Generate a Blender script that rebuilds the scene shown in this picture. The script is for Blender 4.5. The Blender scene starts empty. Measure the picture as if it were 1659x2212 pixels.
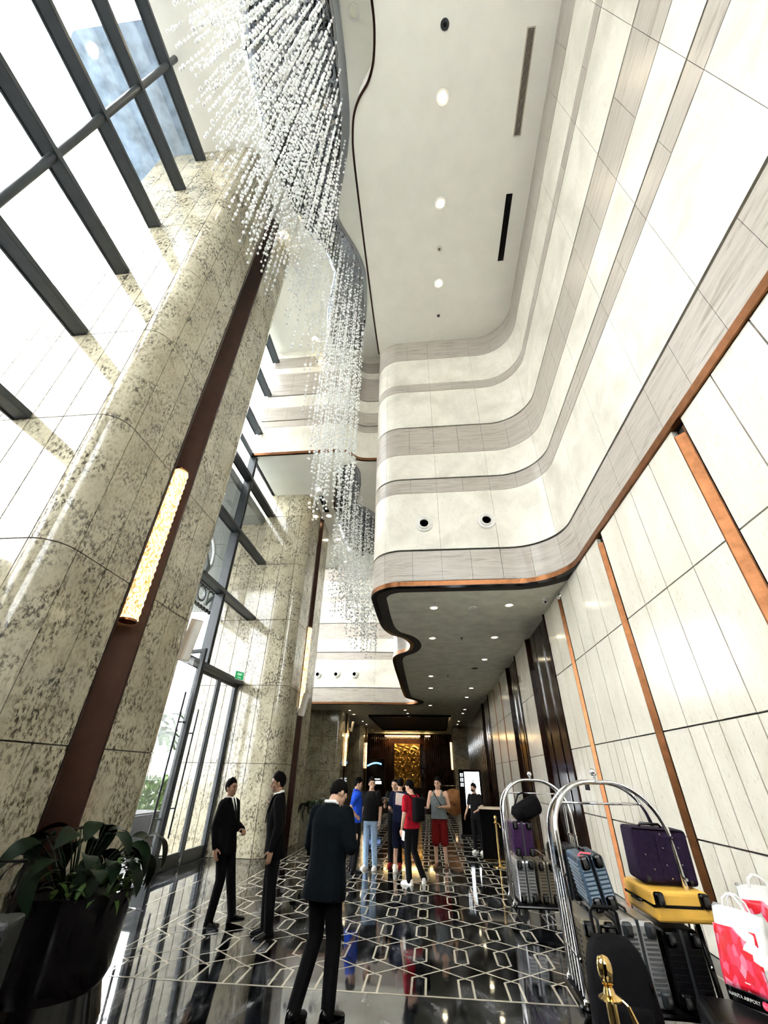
import bpy, bmesh, math, random
from mathutils import Vector, Matrix, Euler
random.seed(7)
R = math.radians
SC = bpy.context.scene
COL = SC.collection

# ------------------------------------------------------------------ camera
CAM_H = 1.70
pitch, yaw, roll, FPX = R(32.917), R(6.026), R(1.004), 881.24
_f = Vector((-math.sin(yaw), math.cos(yaw), 0)); _r = Vector((math.cos(yaw), math.sin(yaw), 0)); _u = Vector((0, 0, 1))
_F = _f * math.cos(pitch) + _u * math.sin(pitch); _U = -_f * math.sin(pitch) + _u * math.cos(pitch)
_R2 = _r * math.cos(roll) + _U * math.sin(roll); _U2 = -_r * math.sin(roll) + _U * math.cos(roll)
cam = bpy.data.cameras.new('camera'); camo = bpy.data.objects.new('camera', cam); COL.objects.link(camo)
cam.sensor_fit = 'VERTICAL'; cam.sensor_height = 24.0; cam.lens = 24.0 * FPX / 2212.0
cam.clip_start = 0.05; cam.clip_end = 500
camo.matrix_world = Matrix(((_R2.x, _U2.x, -_F.x, 0), (_R2.y, _U2.y, -_F.y, 0), (_R2.z, _U2.z, -_F.z, CAM_H), (0, 0, 0, 1)))
SC.camera = camo

# ------------------------------------------------------------------ sky and exposure
SKY = 10.0
w = bpy.data.worlds.new('overcast_sky'); SC.world = w; w.use_nodes = True
_bg = w.node_tree.nodes['Background']; _bg.inputs[0].default_value = (0.97, 0.985, 1.0, 1); _bg.inputs[1].default_value = SKY
SC.view_settings.view_transform = 'Standard'; SC.view_settings.look = 'None'
SC.view_settings.gamma = 1.0; SC.view_settings.use_curve_mapping = False
SC.view_settings.exposure = 1.05
SC.cycles.use_adaptive_sampling = True; SC.cycles.adaptive_threshold = 0.22; SC.cycles.adaptive_min_samples = 12
SC.cycles.max_bounces = 6; SC.cycles.diffuse_bounces = 4; SC.cycles.glossy_bounces = 3
SC.cycles.transparent_max_bounces = 24; SC.cycles.caustics_reflective = False; SC.cycles.caustics_refractive = False
SC.cycles.sample_clamp_indirect = 12.0

# ------------------------------------------------------------------ helpers
def tag(o, label=None, cat=None, group=None, kind=None):
    if label: o['label'] = label
    if cat: o['category'] = cat
    if group: o['group'] = group
    if kind: o['kind'] = kind
    return o
def struct(o, label, cat='structure'):
    return tag(o, label, cat, None, 'structure')
def empty(name, loc=(0, 0, 0), rz=0.0, parent=None):
    o = bpy.data.objects.new(name, None); COL.objects.link(o)
    o.location = loc; o.rotation_euler = (0, 0, rz); o.empty_display_size = 0.1
    if parent: o.parent = parent
    return o
def link(name, mesh, parent=None, loc=None, rot=None):
    o = bpy.data.objects.new(name, mesh); COL.objects.link(o)
    if parent: o.parent = parent
    if loc is not None: o.location = loc
    if rot is not None: o.rotation_euler = rot
    return o
def copy_tree(o, parent=None):
    c = o.copy(); COL.objects.link(c); c.parent = parent
    for ch in list(o.children): copy_tree(ch, c)
    return c
class MB:
    def __init__(s): s.v = []; s.f = []; s.mi = []; s.cur = 0
    def add(s, vs, fs):
        b = len(s.v); s.v += [tuple(v) for v in vs]; s.f += [tuple(b + i for i in f) for f in fs]; s.mi += [s.cur] * len(fs); return s
    def box(s, x0, x1, y0, y1, z0, z1, M=None):
        vs = [Vector(p) for p in ((x0, y0, z0), (x1, y0, z0), (x1, y1, z0), (x0, y1, z0), (x0, y0, z1), (x1, y0, z1), (x1, y1, z1), (x0, y1, z1))]
        if M is not None: vs = [M @ p for p in vs]
        return s.add(vs, ((0, 3, 2, 1), (4, 5, 6, 7), (0, 1, 5, 4), (1, 2, 6, 5), (2, 3, 7, 6), (3, 0, 4, 7)))
    def prism(s, poly, z0, z1, M=None):
        n = len(poly); vs = [Vector((p[0], p[1], z0)) for p in poly] + [Vector((p[0], p[1], z1)) for p in poly]
        if M is not None: vs = [M @ p for p in vs]
        return s.add(vs, [tuple(range(n - 1, -1, -1)), tuple(range(n, 2 * n))] + [(i, (i + 1) % n, n + (i + 1) % n, n + i) for i in range(n)])
    def lathe(s, prof, n=20, M=None, cap=True):
        vs = []; fs = []
        for r, z in prof:
            for i in range(n):
                a = 2 * math.pi * i / n; vs.append(Vector((r * math.cos(a), r * math.sin(a), z)))
        m = len(prof)
        for j in range(m - 1):
            for i in range(n):
                k = (i + 1) % n; fs.append((j * n + i, j * n + k, (j + 1) * n + k, (j + 1) * n + i))
        if cap:
            fs.append(tuple(range(n - 1, -1, -1))); fs.append(tuple((m - 1) * n + i for i in range(n)))
        if M is not None: vs = [M @ p for p in vs]
        return s.add(vs, fs)
    def tube(s, pts, r, n=10, closed=False, cap=True, flat=None):
        pts = [Vector(p) for p in pts]; m = len(pts)
        rs = r if isinstance(r, (list, tuple)) else [r] * m
        up = None; vs = []
        for i, p in enumerate(pts):
            a = pts[(i - 1) % m] if (closed or i > 0) else p; b = pts[(i + 1) % m] if (closed or i < m - 1) else p
            d = (b - a).normalized()
            if up is None:
                up = Vector((0, 0, 1)) if abs(d.z) < 0.9 else Vector((0, 1, 0))
            side = d.cross(up)
            if side.length < 1e-6: side = d.cross(Vector((1, 0, 0)))
            side.normalize(); up = side.cross(d).normalized()
            for k in range(n):
                t = 2 * math.pi * k / n; rr = rs[i]
                vs.append(p + side * (math.cos(t) * rr) + up * (math.sin(t) * rr * (flat or 1)))
        fs = []
        for i in range(m if closed else m - 1):
            j = (i + 1) % m
            for k in range(n):
                l = (k + 1) % n; fs.append((i * n + k, j * n + k, j * n + l, i * n + l))
        if cap and not closed:
            fs.append(tuple(range(n))); fs.append(tuple((m - 1) * n + k for k in range(n - 1, -1, -1)))
        return s.add(vs, fs)
    def ball(s, c, r, n=12, m=8, sc=(1, 1, 1), M=None):
        c = Vector(c); vs = [Vector((0, 0, -1))]; fs = []
        for j in range(1, m):
            t = -math.pi / 2 + math.pi * j / m
            for i in range(n):
                a = 2 * math.pi * i / n; vs.append(Vector((math.cos(t) * math.cos(a), math.cos(t) * math.sin(a), math.sin(t))))
        vs.append(Vector((0, 0, 1)))
        for i in range(n):
            k = (i + 1) % n; fs.append((0, 1 + k, 1 + i)); fs.append((len(vs) - 1, 1 + (m - 2) * n + i, 1 + (m - 2) * n + k))
            for j in range(m - 2): fs.append((1 + j * n + i, 1 + j * n + k, 1 + (j + 1) * n + k, 1 + (j + 1) * n + i))
        vs = [Vector((v.x * r * sc[0], v.y * r * sc[1], v.z * r * sc[2])) for v in vs]
        if M is not None: vs = [M @ v for v in vs]
        return s.add([v + c for v in vs], fs)
    def mesh(s, name, mats, smooth=False):
        me = bpy.data.meshes.new(name); me.from_pydata(s.v, [], s.f)
        for m in (mats if isinstance(mats, (list, tuple)) else [mats]):
            me.materials.append(m)
        if any(s.mi): me.polygons.foreach_set('material_index', s.mi)
        if smooth:
            me.polygons.foreach_set('use_smooth', [True] * len(me.polygons))
            if smooth != 'all': me.set_sharp_from_angle(angle=R(38))
        me.update(); return me
    def build(s, name, mats, parent=None, smooth=False, bevel=0, loc=None, rot=None, seg=2):
        o = link(name, s.mesh(name, mats, smooth), parent, loc, rot)
        if bevel:
            m = o.modifiers.new('bevel', 'BEVEL'); m.width = bevel; m.segments = seg; m.limit_method = 'ANGLE'; m.angle_limit = R(40)
        return o
def box(name, mat, b, parent=None, bevel=0):
    return MB().box(*b).build(name, mat, parent, bevel=bevel)
def catmull(P, n=8, closed=False):
    out = []; m = len(P); P = [Vector(p) for p in P]
    for i in range(m if closed else m - 1):
        a, b, c, d = (P[(i - 1) % m] if closed or i else P[0]), P[i], P[(i + 1) % m], (P[(i + 2) % m] if closed or i + 2 < m else P[-1])
        for k in range(n):
            t = k / n; out.append(0.5 * (2 * b + (c - a) * t + (2 * a - 5 * b + 4 * c - d) * t * t + (3 * b - a - 3 * c + d) * t ** 3))
    if not closed: out.append(P[-1])
    return out

# ------------------------------------------------------------------ materials
class NT:
    def __init__(s, name):
        s.m = bpy.data.materials.new(name); s.m.use_nodes = True; s.t = s.m.node_tree; s.b = s.t.nodes['Principled BSDF']
        s.out = s.t.nodes['Material Output']
    def n(s, typ, **kw):
        x = s.t.nodes.new(typ)
        for k, v in kw.items():
            if hasattr(x, k): setattr(x, k, v)
            else: x.inputs[k.replace('_', ' ')].default_value = v
        return x
    def l(s, a, b): s.t.links.new(a, b)
    def pos(s, scale=(1, 1, 1), rot=(0, 0, 0), obj=False):
        g = s.n('ShaderNodeTexCoord').outputs['Object'] if obj else s.n('ShaderNodeNewGeometry').outputs['Position']
        mp = s.n('ShaderNodeMapping'); mp.inputs['Scale'].default_value = scale; mp.inputs['Rotation'].default_value = rot
        s.l(g, mp.inputs['Vector']); return mp.outputs[0]
    def noise(s, vec, scale, detail=4, rough=0.55, dist=0.0):
        x = s.n('ShaderNodeTexNoise'); x.inputs['Scale'].default_value = scale; x.inputs['Detail'].default_value = detail
        x.inputs['Roughness'].default_value = rough; x.inputs['Distortion'].default_value = dist; s.l(vec, x.inputs['Vector']); return x.outputs[0]
    def ramp(s, fac, stops):
        x = s.n('ShaderNodeValToRGB'); e = x.color_ramp.elements
        while len(e) < len(stops): e.new(0.5)
        for i, (p, c) in enumerate(stops):
            e[i].position = p; e[i].color = (*c, 1) if len(c) == 3 else c
        s.l(fac, x.inputs[0]); return x.outputs[0]
    def mix(s, fac, a, b, mode='MIX'):
        x = s.n('ShaderNodeMix'); x.data_type = 'RGBA'; x.blend_type = mode
        for val, idx in ((fac, 0), (a, 6), (b, 7)):
            if hasattr(val, 'is_output'): s.l(val, x.inputs[idx])
            elif idx == 0: x.inputs[0].default_value = val
            else: x.inputs[idx].default_value = (*val, 1)
        return x.outputs[2]
    def bump(s, h, strength=0.2, dist=0.01):
        x = s.n('ShaderNodeBump'); x.inputs['Strength'].default_value = strength; x.inputs['Distance'].default_value = dist
        s.l(h, x.inputs['Height']); s.l(x.outputs[0], s.b.inputs['Normal'])
    def set(s, col=None, rough=None, metal=None, spec=None, coat=None, coat_r=None, emis=None, es=None):
        i = s.b.inputs
        if col is not None:
            if hasattr(col, 'is_output'): s.l(col, i['Base Color'])
            else: i['Base Color'].default_value = (*col, 1)
        if rough is not None: i['Roughness'].default_value = rough
        if metal is not None: i['Metallic'].default_value = metal
        if spec is not None: i['Specular IOR Level'].default_value = spec
        if coat is not None: i['Coat Weight'].default_value = coat
        if coat_r is not None: i['Coat Roughness'].default_value = coat_r
        if emis is not None: i['Emission Color'].default_value = (*emis, 1); i['Emission Strength'].default_value = es
        return s.m
def plain(name, col, rough=0.5, metal=0.0, var=0.12, scale=6.0, **kw):
    """a colour with faint procedural variation"""
    t = NT(name); n = t.noise(t.pos(), scale, 3)
    c = t.ramp(n, ((0.3, tuple(max(0, x * (1 - var)) for x in col)), (0.7, tuple(min(1, x * (1 + var)) for x in col))))
    return t.set(c, rough, metal, **kw)
M = {}
def make_materials():
    # speckled granite of the piers
    t = NT('speckled_granite'); p = t.pos((1, 1, 1)); ps = t.pos((1.0, 1.0, 0.62), (0.5, 0.4, 0.3))
    base = t.ramp(t.noise(p, 1.3, 3), ((0.3, (0.37, 0.333, 0.235)), (0.7, (0.53, 0.485, 0.36))))
    fl = t.ramp(t.noise(ps, 24, 6, 0.74), ((0.475, (0, 0, 0)), (0.575, (1, 1, 1))))
    big = t.ramp(t.noise(p, 2.2, 4, 0.6, 0.8), ((0.40, (0.22, 0.22, 0.22)), (0.58, (1, 1, 1))))
    f2 = t.ramp(t.noise(ps, 60, 4, 0.7), ((0.58, (0, 0, 0)), (0.68, (1, 1, 1))))
    c = t.mix(t.mix(1.0, fl, big, 'MULTIPLY'), base, (0.050, 0.043, 0.030)); c = t.mix(t.mix(0.5, (0, 0, 0), f2), c, (0.12, 0.098, 0.07))
    M['granite'] = t.set(c, 0.10, 0, 0.55)
    # grey vein-cut travertine bands
    t = NT('grey_vein_travertine'); p = t.pos((0.22, 0.22, 3.2)); q = t.pos((0.5, 0.5, 9))
    c = t.ramp(t.noise(p, 2.2, 6, 0.62, 0.9), ((0.30, (0.258, 0.217, 0.179)), (0.46, (0.441, 0.403, 0.353)), (0.60, (0.357, 0.319, 0.274)), (0.75, (0.562, 0.532, 0.486))))
    c = t.mix(t.ramp(t.noise(q, 2.5, 5, 0.7, 0.5), ((0.58, (0, 0, 0)), (0.66, (0.7, 0.7, 0.7)))), c, (0.190, 0.160, 0.133))
    M['travertine'] = t.set(c, 0.30, 0, 0.45)
    # pale stone bands
    t = NT('pale_cream_stone'); p = t.pos((1, 1, 1))
    c = t.ramp(t.noise(p, 1.1, 6, 0.62, 0.4), ((0.33, (0.564, 0.536, 0.460)), (0.62, (0.752, 0.724, 0.639))))
    c = t.mix(t.ramp(t.noise(p, 13, 5, 0.7), ((0.55, (0, 0, 0)), (0.75, (0.55, 0.55, 0.55)))), c, (0.470, 0.432, 0.376))
    M['pale'] = t.set(c, 0.28, 0, 0.45)
    # cream wall panels
    t = NT('cream_flecked_panel'); p = t.pos((1, 1, 0.5), (0, 0.3, 0))
    c = t.ramp(t.noise(p, 2.2, 4, 0.6), ((0.3, (0.600, 0.566, 0.470)), (0.7, (0.700, 0.670, 0.585))))
    c = t.mix(t.ramp(t.noise(p, 24, 5, 0.72), ((0.56, (0, 0, 0)), (0.74, (0.8, 0.8, 0.8)))), c, (0.400, 0.350, 0.260))
    M['panel'] = t.set(c, 0.17, 0, 0.5)
    # dark marble floor
    t = NT('dark_veined_marble'); p = t.pos((1.5, 0.5, 1), (0, 0, 0.7))
    v = t.noise(p, 1.6, 8, 0.70, 1.8)
    c = t.ramp(v, ((0.40, (0.002, 0.0024, 0.0035)), (0.49, (0.010, 0.011, 0.014)), (0.56, (0.045, 0.047, 0.052)), (0.63, (0.13, 0.132, 0.14)), (0.72, (0.30, 0.30, 0.31))))
    M['floor'] = t.set(c, 0.045, 0, 0.6); t.bump(t.noise(t.pos((1, 1, 1)), 3.0, 2), 0.02, 0.02)
    M['inlay'] = plain('cream_inlay', (0.50, 0.46, 0.37), 0.12, 0.0)
    M['white'] = plain('white_ceiling_paint', (0.82, 0.805, 0.735), 0.75, 0, 0.03, 2)
    M['offwhite'] = plain('grey_plaster', (0.74, 0.74, 0.64), 0.5, 0, 0.14, 2.4)
    M['copper'] = plain('brushed_copper', (0.20, 0.085, 0.036), 0.36, 1.0, 0.2, 9)
    M['bronze'] = plain('dark_bronze', (0.040, 0.016, 0.009), 0.30, 0.6, 0.2, 5)
    M['core'] = plain('dark_joint', (0.022, 0.018, 0.015), 0.8)
    M['frame'] = plain('charcoal_aluminium', (0.030, 0.036, 0.040), 0.38, 0.3)
    M['black'] = plain('matt_black', (0.003, 0.003, 0.0034), 0.6, spec=0.15)
    M['gloss_black'] = plain('gloss_black', (0.002, 0.002, 0.0025), 0.16, spec=0.25)
    M['chrome'] = plain('polished_chrome', (0.72, 0.72, 0.73), 0.08, 1.0, 0.03)
    M['brass'] = plain('polished_brass', (0.80, 0.56, 0.22), 0.10, 1.0, 0.05)
    M['wood'] = plain('dark_lacquered_wood', (0.018, 0.008, 0.0055), 0.16, 0, 0.4, 1.4, spec=0.35)
    M['plastic_white'] = plain('white_plastic', (0.72, 0.71, 0.67), 0.4, 0, 0.03)
    M['beige'] = plain('beige_plastic', (0.55, 0.49, 0.40), 0.5, 0, 0.04)
    # glass: thin architectural pane
    t = NT('clear_pane'); nt = t.t; nt.nodes.remove(t.b)
    tr = t.n('ShaderNodeBsdfTransparent'); tr.inputs[0].default_value = (0.815, 0.82, 0.815, 1)
    gl = t.n('ShaderNodeBsdfGlossy'); gl.inputs['Roughness'].default_value = 0.01; gl.inputs[0].default_value = (1, 1, 1, 1)
    lw = t.n('ShaderNodeLayerWeight'); lw.inputs['Blend'].default_value = 0.5; pw = t.n('ShaderNodeMath'); pw.operation = 'POWER'; pw.inputs[1].default_value = 4.0
    fr = t.n('ShaderNodeMath'); fr.operation = 'MULTIPLY_ADD'; fr.inputs[1].default_value = 0.45; fr.inputs[2].default_value = 0.02; mx = t.n('ShaderNodeMixShader')
    t.l(lw.outputs['Facing'], pw.inputs[0]); t.l(pw.outputs[0], fr.inputs[0]); t.l(fr.outputs[0], mx.inputs[0]); t.l(tr.outputs[0], mx.inputs[1]); t.l(gl.outputs[0], mx.inputs[2]); t.l(mx.outputs[0], t.out.inputs[0])
    M['glass'] = t.m
    # rippled mirror steel
    t = NT('water_ripple_mirror'); h = t.noise(t.pos((1, 1, 1)), 1.7, 2, 0.4, 0.8); t.bump(h, 0.16, 0.16)
    M['mirror'] = t.set((0.27, 0.285, 0.31), 0.02, 1.0)
    for k, c, s in (('lamp', (1.0, 0.86, 0.56), 26), ('lamp_warm', (1.0, 0.70, 0.33), 14), ('cove', (1.0, 0.66, 0.25), 16), ('screen', (0.88, 0.95, 1.0), 1.25), ('screen_blue', (0.20, 0.42, 1.0), 1.2)):
        t = NT('glow_' + k); n = t.noise(t.pos(), 5, 2); col = t.ramp(n, ((0.3, tuple(x * 0.94 for x in c)), (0.7, c)))
        t.set((0.8, 0.8, 0.8), 0.4); t.l(col, t.b.inputs['Emission Color']); t.b.inputs['Emission Strength'].default_value = s; M[k] = t.m
make_materials()
# ------------------------------------------------------------------ building shell
XR, XW, PX = 3.2, -5.53, -4.0
ZS, ZM, ZR, ZL = 5.42, 10.61, 14.65, 16.1
YB, P1, P2, ROW = 8.94, 3.55, 12.25, 1.93
_cache = {}
def slab(name, mat, dims, parent, loc, rot=None, bevel=0.0):
    """a panel that shares its mesh with every panel of the same size (chamfered front is along -X of the panel box)"""
    key = (name, mat.name, tuple(round(d, 3) for d in dims))
    if key not in _cache: _cache[key] = MB().box(0, dims[0], 0, dims[1], 0, dims[2]).mesh(name, mat)
    return link(name, _cache[key], parent, loc, rot)

# ---- floor
floor = MB().prism([(-5.75, -8), (3.3, -8), (3.3, 50), (-8.6, 50), (-8.6, 15.2), (-5.75, 15.2)], -0.15, 0).build('floor', M['floor'])
struct(floor, 'polished dark veined marble floor with cream inlaid lines', 'floor')
PIT, RP, HX0, HY0 = 0.455, 0.8375, -0.195, 6.05
FX0, FX1, FY0, FY1 = -3.58, 2.9, 5.60, 27.0
LW = 0.011
def ribbon(mb, pts, w, z0=-0.004, z1=0.0016, closed=False):
    pts = [Vector((p[0], p[1])) for p in pts]; n = len(pts); L = []; Rr = []
    for i in range(n):
        a = pts[i - 1] if (i or closed) else pts[i]; b = pts[(i + 1) % n] if (i < n - 1 or closed) else pts[i]
        d0 = (pts[i] - a).normalized() if (pts[i] - a).length > 1e-9 else None
        d1 = (b - pts[i]).normalized() if (b - pts[i]).length > 1e-9 else None
        d = ((d0 or d1) + (d1 or d0)).normalized(); nn = Vector((-d.y, d.x)); c = abs(nn.dot(Vector((-(d1 or d0).y, (d1 or d0).x)))) or 1
        L.append(pts[i] + nn * w / c); Rr.append(pts[i] - nn * w / c)
    vs = [(p.x, p.y, z1) for p in L] + [(p.x, p.y, z1) for p in Rr] + [(p.x, p.y, z0) for p in L] + [(p.x, p.y, z0) for p in Rr]
    fs = []
    for i in range(n if closed else n - 1):
        j = (i + 1) % n; fs += [(i, n + i, n + j, j), (i, j, 2 * n + j, 2 * n + i), (n + i, 3 * n + i, 3 * n + j, n + j)]
    mb.add(vs, fs)
def hexpts(x, top, h=0.475, hw=0.068, tip=0.045):
    return [(x, top), (x + hw, top - tip), (x + hw, top - h + tip), (x, top - h), (x - hw, top - h + tip), (x - hw, top - tip)]
_hm = MB(); ribbon(_hm, hexpts(0, 0), LW, closed=True); hexmesh = _hm.mesh('hexagon_inlay', M['inlay'])
_cm = MB(); ribbon(_cm, [(-0.068, FY0 - HY0), (-0.068, -0.045), (0, 0), (0.068, -0.045), (0.068, FY0 - HY0)], LW); cutmesh = _cm.mesh('hexagon_inlay', M['inlay'])
cols = [HX0 + PIT * k for k in range(-8, 8) if FX0 + 0.05 < HX0 + PIT * k < FX1]
far = MB(); cnt = 0
for r in range(26):
    top = HY0 + RP * r
    for x in cols:
        if r == 0: link('hexagon_inlay', cutmesh, floor, (x, top, 0))
        elif r < 17: link('hexagon_inlay', hexmesh, floor, (x, top, 0)); cnt += 1
        else: ribbon(far, hexpts(x, top), LW, closed=True)
    bot = top + RP - 0.475
    xs = [cols[0] - PIT / 2] + cols + [cols[-1] + PIT / 2]
    for ph in (0, 1):
        pts = []
        for i, x in enumerate(xs):
            if i in (0, len(xs) - 1): pts.append((x, (top + bot) / 2))
            else: pts.append((x, top if (i + ph) % 2 else bot))
        mb = MB(); ribbon(mb, pts, LW * 0.8, z1=0.0012 if ph else 0.0016); mb.build('zigzag_inlay', M['inlay'], floor)
tag(far.build('hexagon_inlay_far', M['inlay'], floor), kind='stuff')
for b in ([(FX0 - 0.05, FY0), (FX1, FY0)], [(FX0, FY0), (FX0, FY1)], [(FX1, FY0), (FX1, FY1)], [(-3.98, -3), (-3.98, 3.4)], [(-4.4, 6.9), (-4.4, 12.1)]):
    mb = MB(); ribbon(mb, b, LW * 0.8 if b[0][1] != FY0 else LW, z1=0.002); mb.build('border_inlay', M['inlay'], floor)
# floor slab joints of the plain border
for b in ([(-1.0, -3), (-1.0, FY0)], [(0.85, -3), (0.85, FY0)], [(-2.8, -3), (-2.8, FY0)], [(-4, 3.1), (3.2, 3.1)]):
    mb = MB(); ribbon(mb, b, 0.0015, z1=0.0008); mb.build('slab_joint', M['core'], floor)

# ---- right wall
wr = MB().box(3.29, 3.6, -8, 50, 0, ZS).build('wall_right', M['core'])
struct(wr, 'cream flecked stone panel wall with copper strips behind the luggage', 'wall')
Z0, Z1, Z2 = 1.11, 2.27, 3.84
def wall_panel(y0, y1, z0, z1):
    g = 0.009; slab('stone_panel', M['panel'], (0.07, round(y1 - y0 - 2 * g, 3), round(z1 - z0 - 2 * g, 3)), wr, (XR, y0 + g, z0 + g))
def wall_segment(a, b, n, kick=0.0):
    W = (b - a) / n
    for i in range(n):
        wall_panel(a + i * W, a + (i + 1) * W, Z1, Z2); wall_panel(a + i * W, a + (i + 1) * W, Z2, ZS)
    sub = []
    for i in range(n): sub += [(a + i * W, a + (i + 0.5) * W), (a + (i + 0.5) * W, a + (i + 1) * W)]
    for y0, y1 in sub: wall_panel(y0, y1, 0.0, Z0)
    if n >= 4:
        wall_panel(a, a + W, Z0, Z1); wall_panel(b - W, b, Z0, Z1); sub = sub[2:-2]
    for y0, y1 in sub: wall_panel(y0, y1, Z0, Z1)
def copper_strip(y0, y1):
    ym = y0 + (y1 - y0) * 0.45
    mb = MB(); mb.add([(XR - 0.008, y0, 0), (XR - 0.008, y0 + 0.02, 0), (XR + 0.085, ym, 0), (XR - 0.008, y1 - 0.02, 0), (XR - 0.008, y1, 0),
                       (XR - 0.008, y0, ZS - 0.12), (XR - 0.008, y0 + 0.02, ZS - 0.12), (XR + 0.085, ym, ZS - 0.12), (XR - 0.008, y1 - 0.02, ZS - 0.12), (XR - 0.008, y1, ZS - 0.12)],
                      [(0, 1, 6, 5), (1, 2, 7, 6), (2, 3, 8, 7), (3, 4, 9, 8)])
    mb.build('copper_strip', M['copper'], wr)
for a, b, n in ((-4.27, -1.70, 4), (-1.48, 1.09, 4), (1.31, 3.88, 4), (4.10, 6.67, 4), (6.89, 9.46, 4), (9.70, 11.05, 2), (13.62, 15.6, 3), (17.7, 19.62, 3), (19.80, 21.72, 3), (21.9, 24.0, 3)):
    wall_segment(a, b, n)
for y0, y1 in ((-1.70, -1.48), (1.09, 1.31), (3.88, 4.10), (6.67, 6.89), (9.46, 9.70), (19.62, 19.80), (21.72, 21.9)): copper_strip(y0, y1)
def wood_screen(y0, y1):
    n = max(3, round((y1 - y0) / 0.80)); W = (y1 - y0) / n
    for i in range(n):
        slab('wood_board', M['wood'], (0.03, round(W - 0.05, 3), ZS - 0.02), wr, (XR + 0.05, y0 + i * W + 0.025, 0))
        slab('metal_fin', M['chrome'], (0.04, 0.016, ZS - 0.05), wr, (XR + 0.03, y0 + i * W - 0.011, 0))
    for s, yy in ((1, y0), (-1, y1)):
        for k in range(3):
            slab('wood_reed', M['wood'], (0.05 + 0.02 * k, 0.05, ZS), wr, (XR - 0.035 + 0.03 * k, yy + s * (0.06 + 0.065 * k) - 0.025, 0))
for y0, y1 in ((11.05, 13.62), (15.6, 17.7), (24.0, 27.2), (27.2, 47.9)): wood_screen(y0, y1)

# ---- mezzanine front: stone bands that run along the right wall, across, and down the void
def fillet(corners):
    out = []
    for i, c in enumerate(corners):
        p = Vector(c[:2]); r = c[2] if len(c) > 2 else 0
        if not r: out.append(p); continue
        a = (Vector(corners[i - 1][:2]) - p).normalized(); b = (Vector(corners[i + 1][:2]) - p).normalized()
        A, B = p + a * r, p + b * r; C = A + b * r
        for k in range(13):
            t = k / 12 * math.pi / 2; out.append(C - b * r * math.cos(t) - a * r * math.sin(t))
    return out
wave = [(-1.27, 9.9), (-1.27, 11.2), (-1.22, 12.1), (-1.03, 12.72), (-0.70, 13.12), (-0.53, 13.6), (-0.49, 14.15), (-0.64, 14.77), (-1.03, 15.27), (-1.21, 15.85), (-1.26, 17.0), (-1.27, 20.0), (-1.27, 23.2), (-1.20, 24.8), (-0.85, 25.6), (-0.60, 26.2), (-0.62, 26.9), (-1.0, 27.35), (-1.6, 27.5), (-2.6, 27.45), (-4.4, 27.3), (-8.4, 27.3)]
MPATH = fillet([(XR, -8.0), (XR, YB, 1.1), (-1.27, YB, 0.78), (-1.27, 9.9)])[:-1] + [Vector(p[:2]) for p in catmull([(x, y, 0) for x, y in wave], 5)]
def arclen(P):
    s = [0.0]
    for a, b in zip(P, P[1:]): s.append(s[-1] + (b - a).length)
    return s
def sub_path(P, S, s0, s1):
    def pt(s):
        for i in range(len(P) - 1):
            if S[i + 1] >= s - 1e-9:
                t = (s - S[i]) / max(1e-9, S[i + 1] - S[i]); return P[i].lerp(P[i + 1], t)
        return P[-1]
    return [pt(s0)] + [p for p, s in zip(P, S) if s0 + 1e-4 < s < s1 - 1e-4] + [pt(s1)]
def normals(P):
    out = []
    for i in range(len(P)):
        d = (P[min(i + 1, len(P) - 1)] - P[max(i - 1, 0)]).normalized(); out.append(Vector((-d.y, d.x)))
    return out
def band(mb, P, z0, z1, o0, o1):
    """strip along plan path P from offset o0 (back) to o1 (front, towards the void)"""
    N = normals(P); n = len(P)
    vs = [(*(p + q * o1), z0) for p, q in zip(P, N)] + [(*(p + q * o1), z1) for p, q in zip(P, N)] + [(*(p + q * o0), z1) for p, q in zip(P, N)] + [(*(p + q * o0), z0) for p, q in zip(P, N)]
    fs = []
    for i in range(n - 1):
        for k in range(4):
            a, b = k * n, ((k + 1) % 4) * n; fs.append((a + i, a + i + 1, b + i + 1, b + i))
    fs += [(0, n, 2 * n, 3 * n), (n - 1, 4 * n - 1, 3 * n - 1, 2 * n - 1)]
    mb.add(vs, fs)
def banded_wall(wall, P, bands, s_detail, step):
    S = arclen(P)
    for nm, mat, z0, z1, o in bands:
        st = step if nm == 'vein_panel' else step * 2
        if nm in ('copper_trim', 'cornice_line'): cuts = [S[0], S[-1]]
        else:
            cuts = []; s = s_detail[0]
            if s > S[0] + 0.1: cuts.append(S[0])
            while s < s_detail[1]: cuts.append(s); s += st
            cuts.append(s_detail[1])
            if S[-1] > s_detail[1] + 0.1: cuts.append(S[-1])
        for a, b in zip(cuts, cuts[1:]):
            if b - a < 0.05: continue
            mb = MB(); g = 0.003 if nm != 'copper_trim' else 0; band(mb, sub_path(P, S, a + g, b - g), z0, z1, -0.05, o)
            mb.build(nm, mat, wall, smooth=True)
V, L_ = ('vein_panel', M['travertine']), ('pale_panel', M['pale'])
MBANDS = [('copper_trim', M['copper'], ZS, 5.53, 0.035), (*V, 5.54, 6.33, 0.0), (*L_, 6.38, 8.07, 0.0), (*V, 8.075, 8.52, 0.005), (*L_, 8.57, 9.43, 0.0), (*V, 9.435, 10.46, 0.005),
          (*L_, 10.51, 12.06, 0.0), (*V, 12.065, 12.42, 0.005), (*L_, 12.425, 13.66, 0.0), (*V, 13.665, ZR + 0.3, 0.005)]
mb = MB(); band(mb, MPATH, ZS - 0.005, ZL - 0.05, -0.35, -0.045); mez = mb.build('wall_mezzanine', M['core'])
struct(mez, 'tall banded stone face of the mezzanine with rounded corners above the soffit', 'wall')
_S = arclen(MPATH); s_face_end = next(s for p, s in zip(MPATH, _S) if p.y > 9.6 and p.x < 0)
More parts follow.
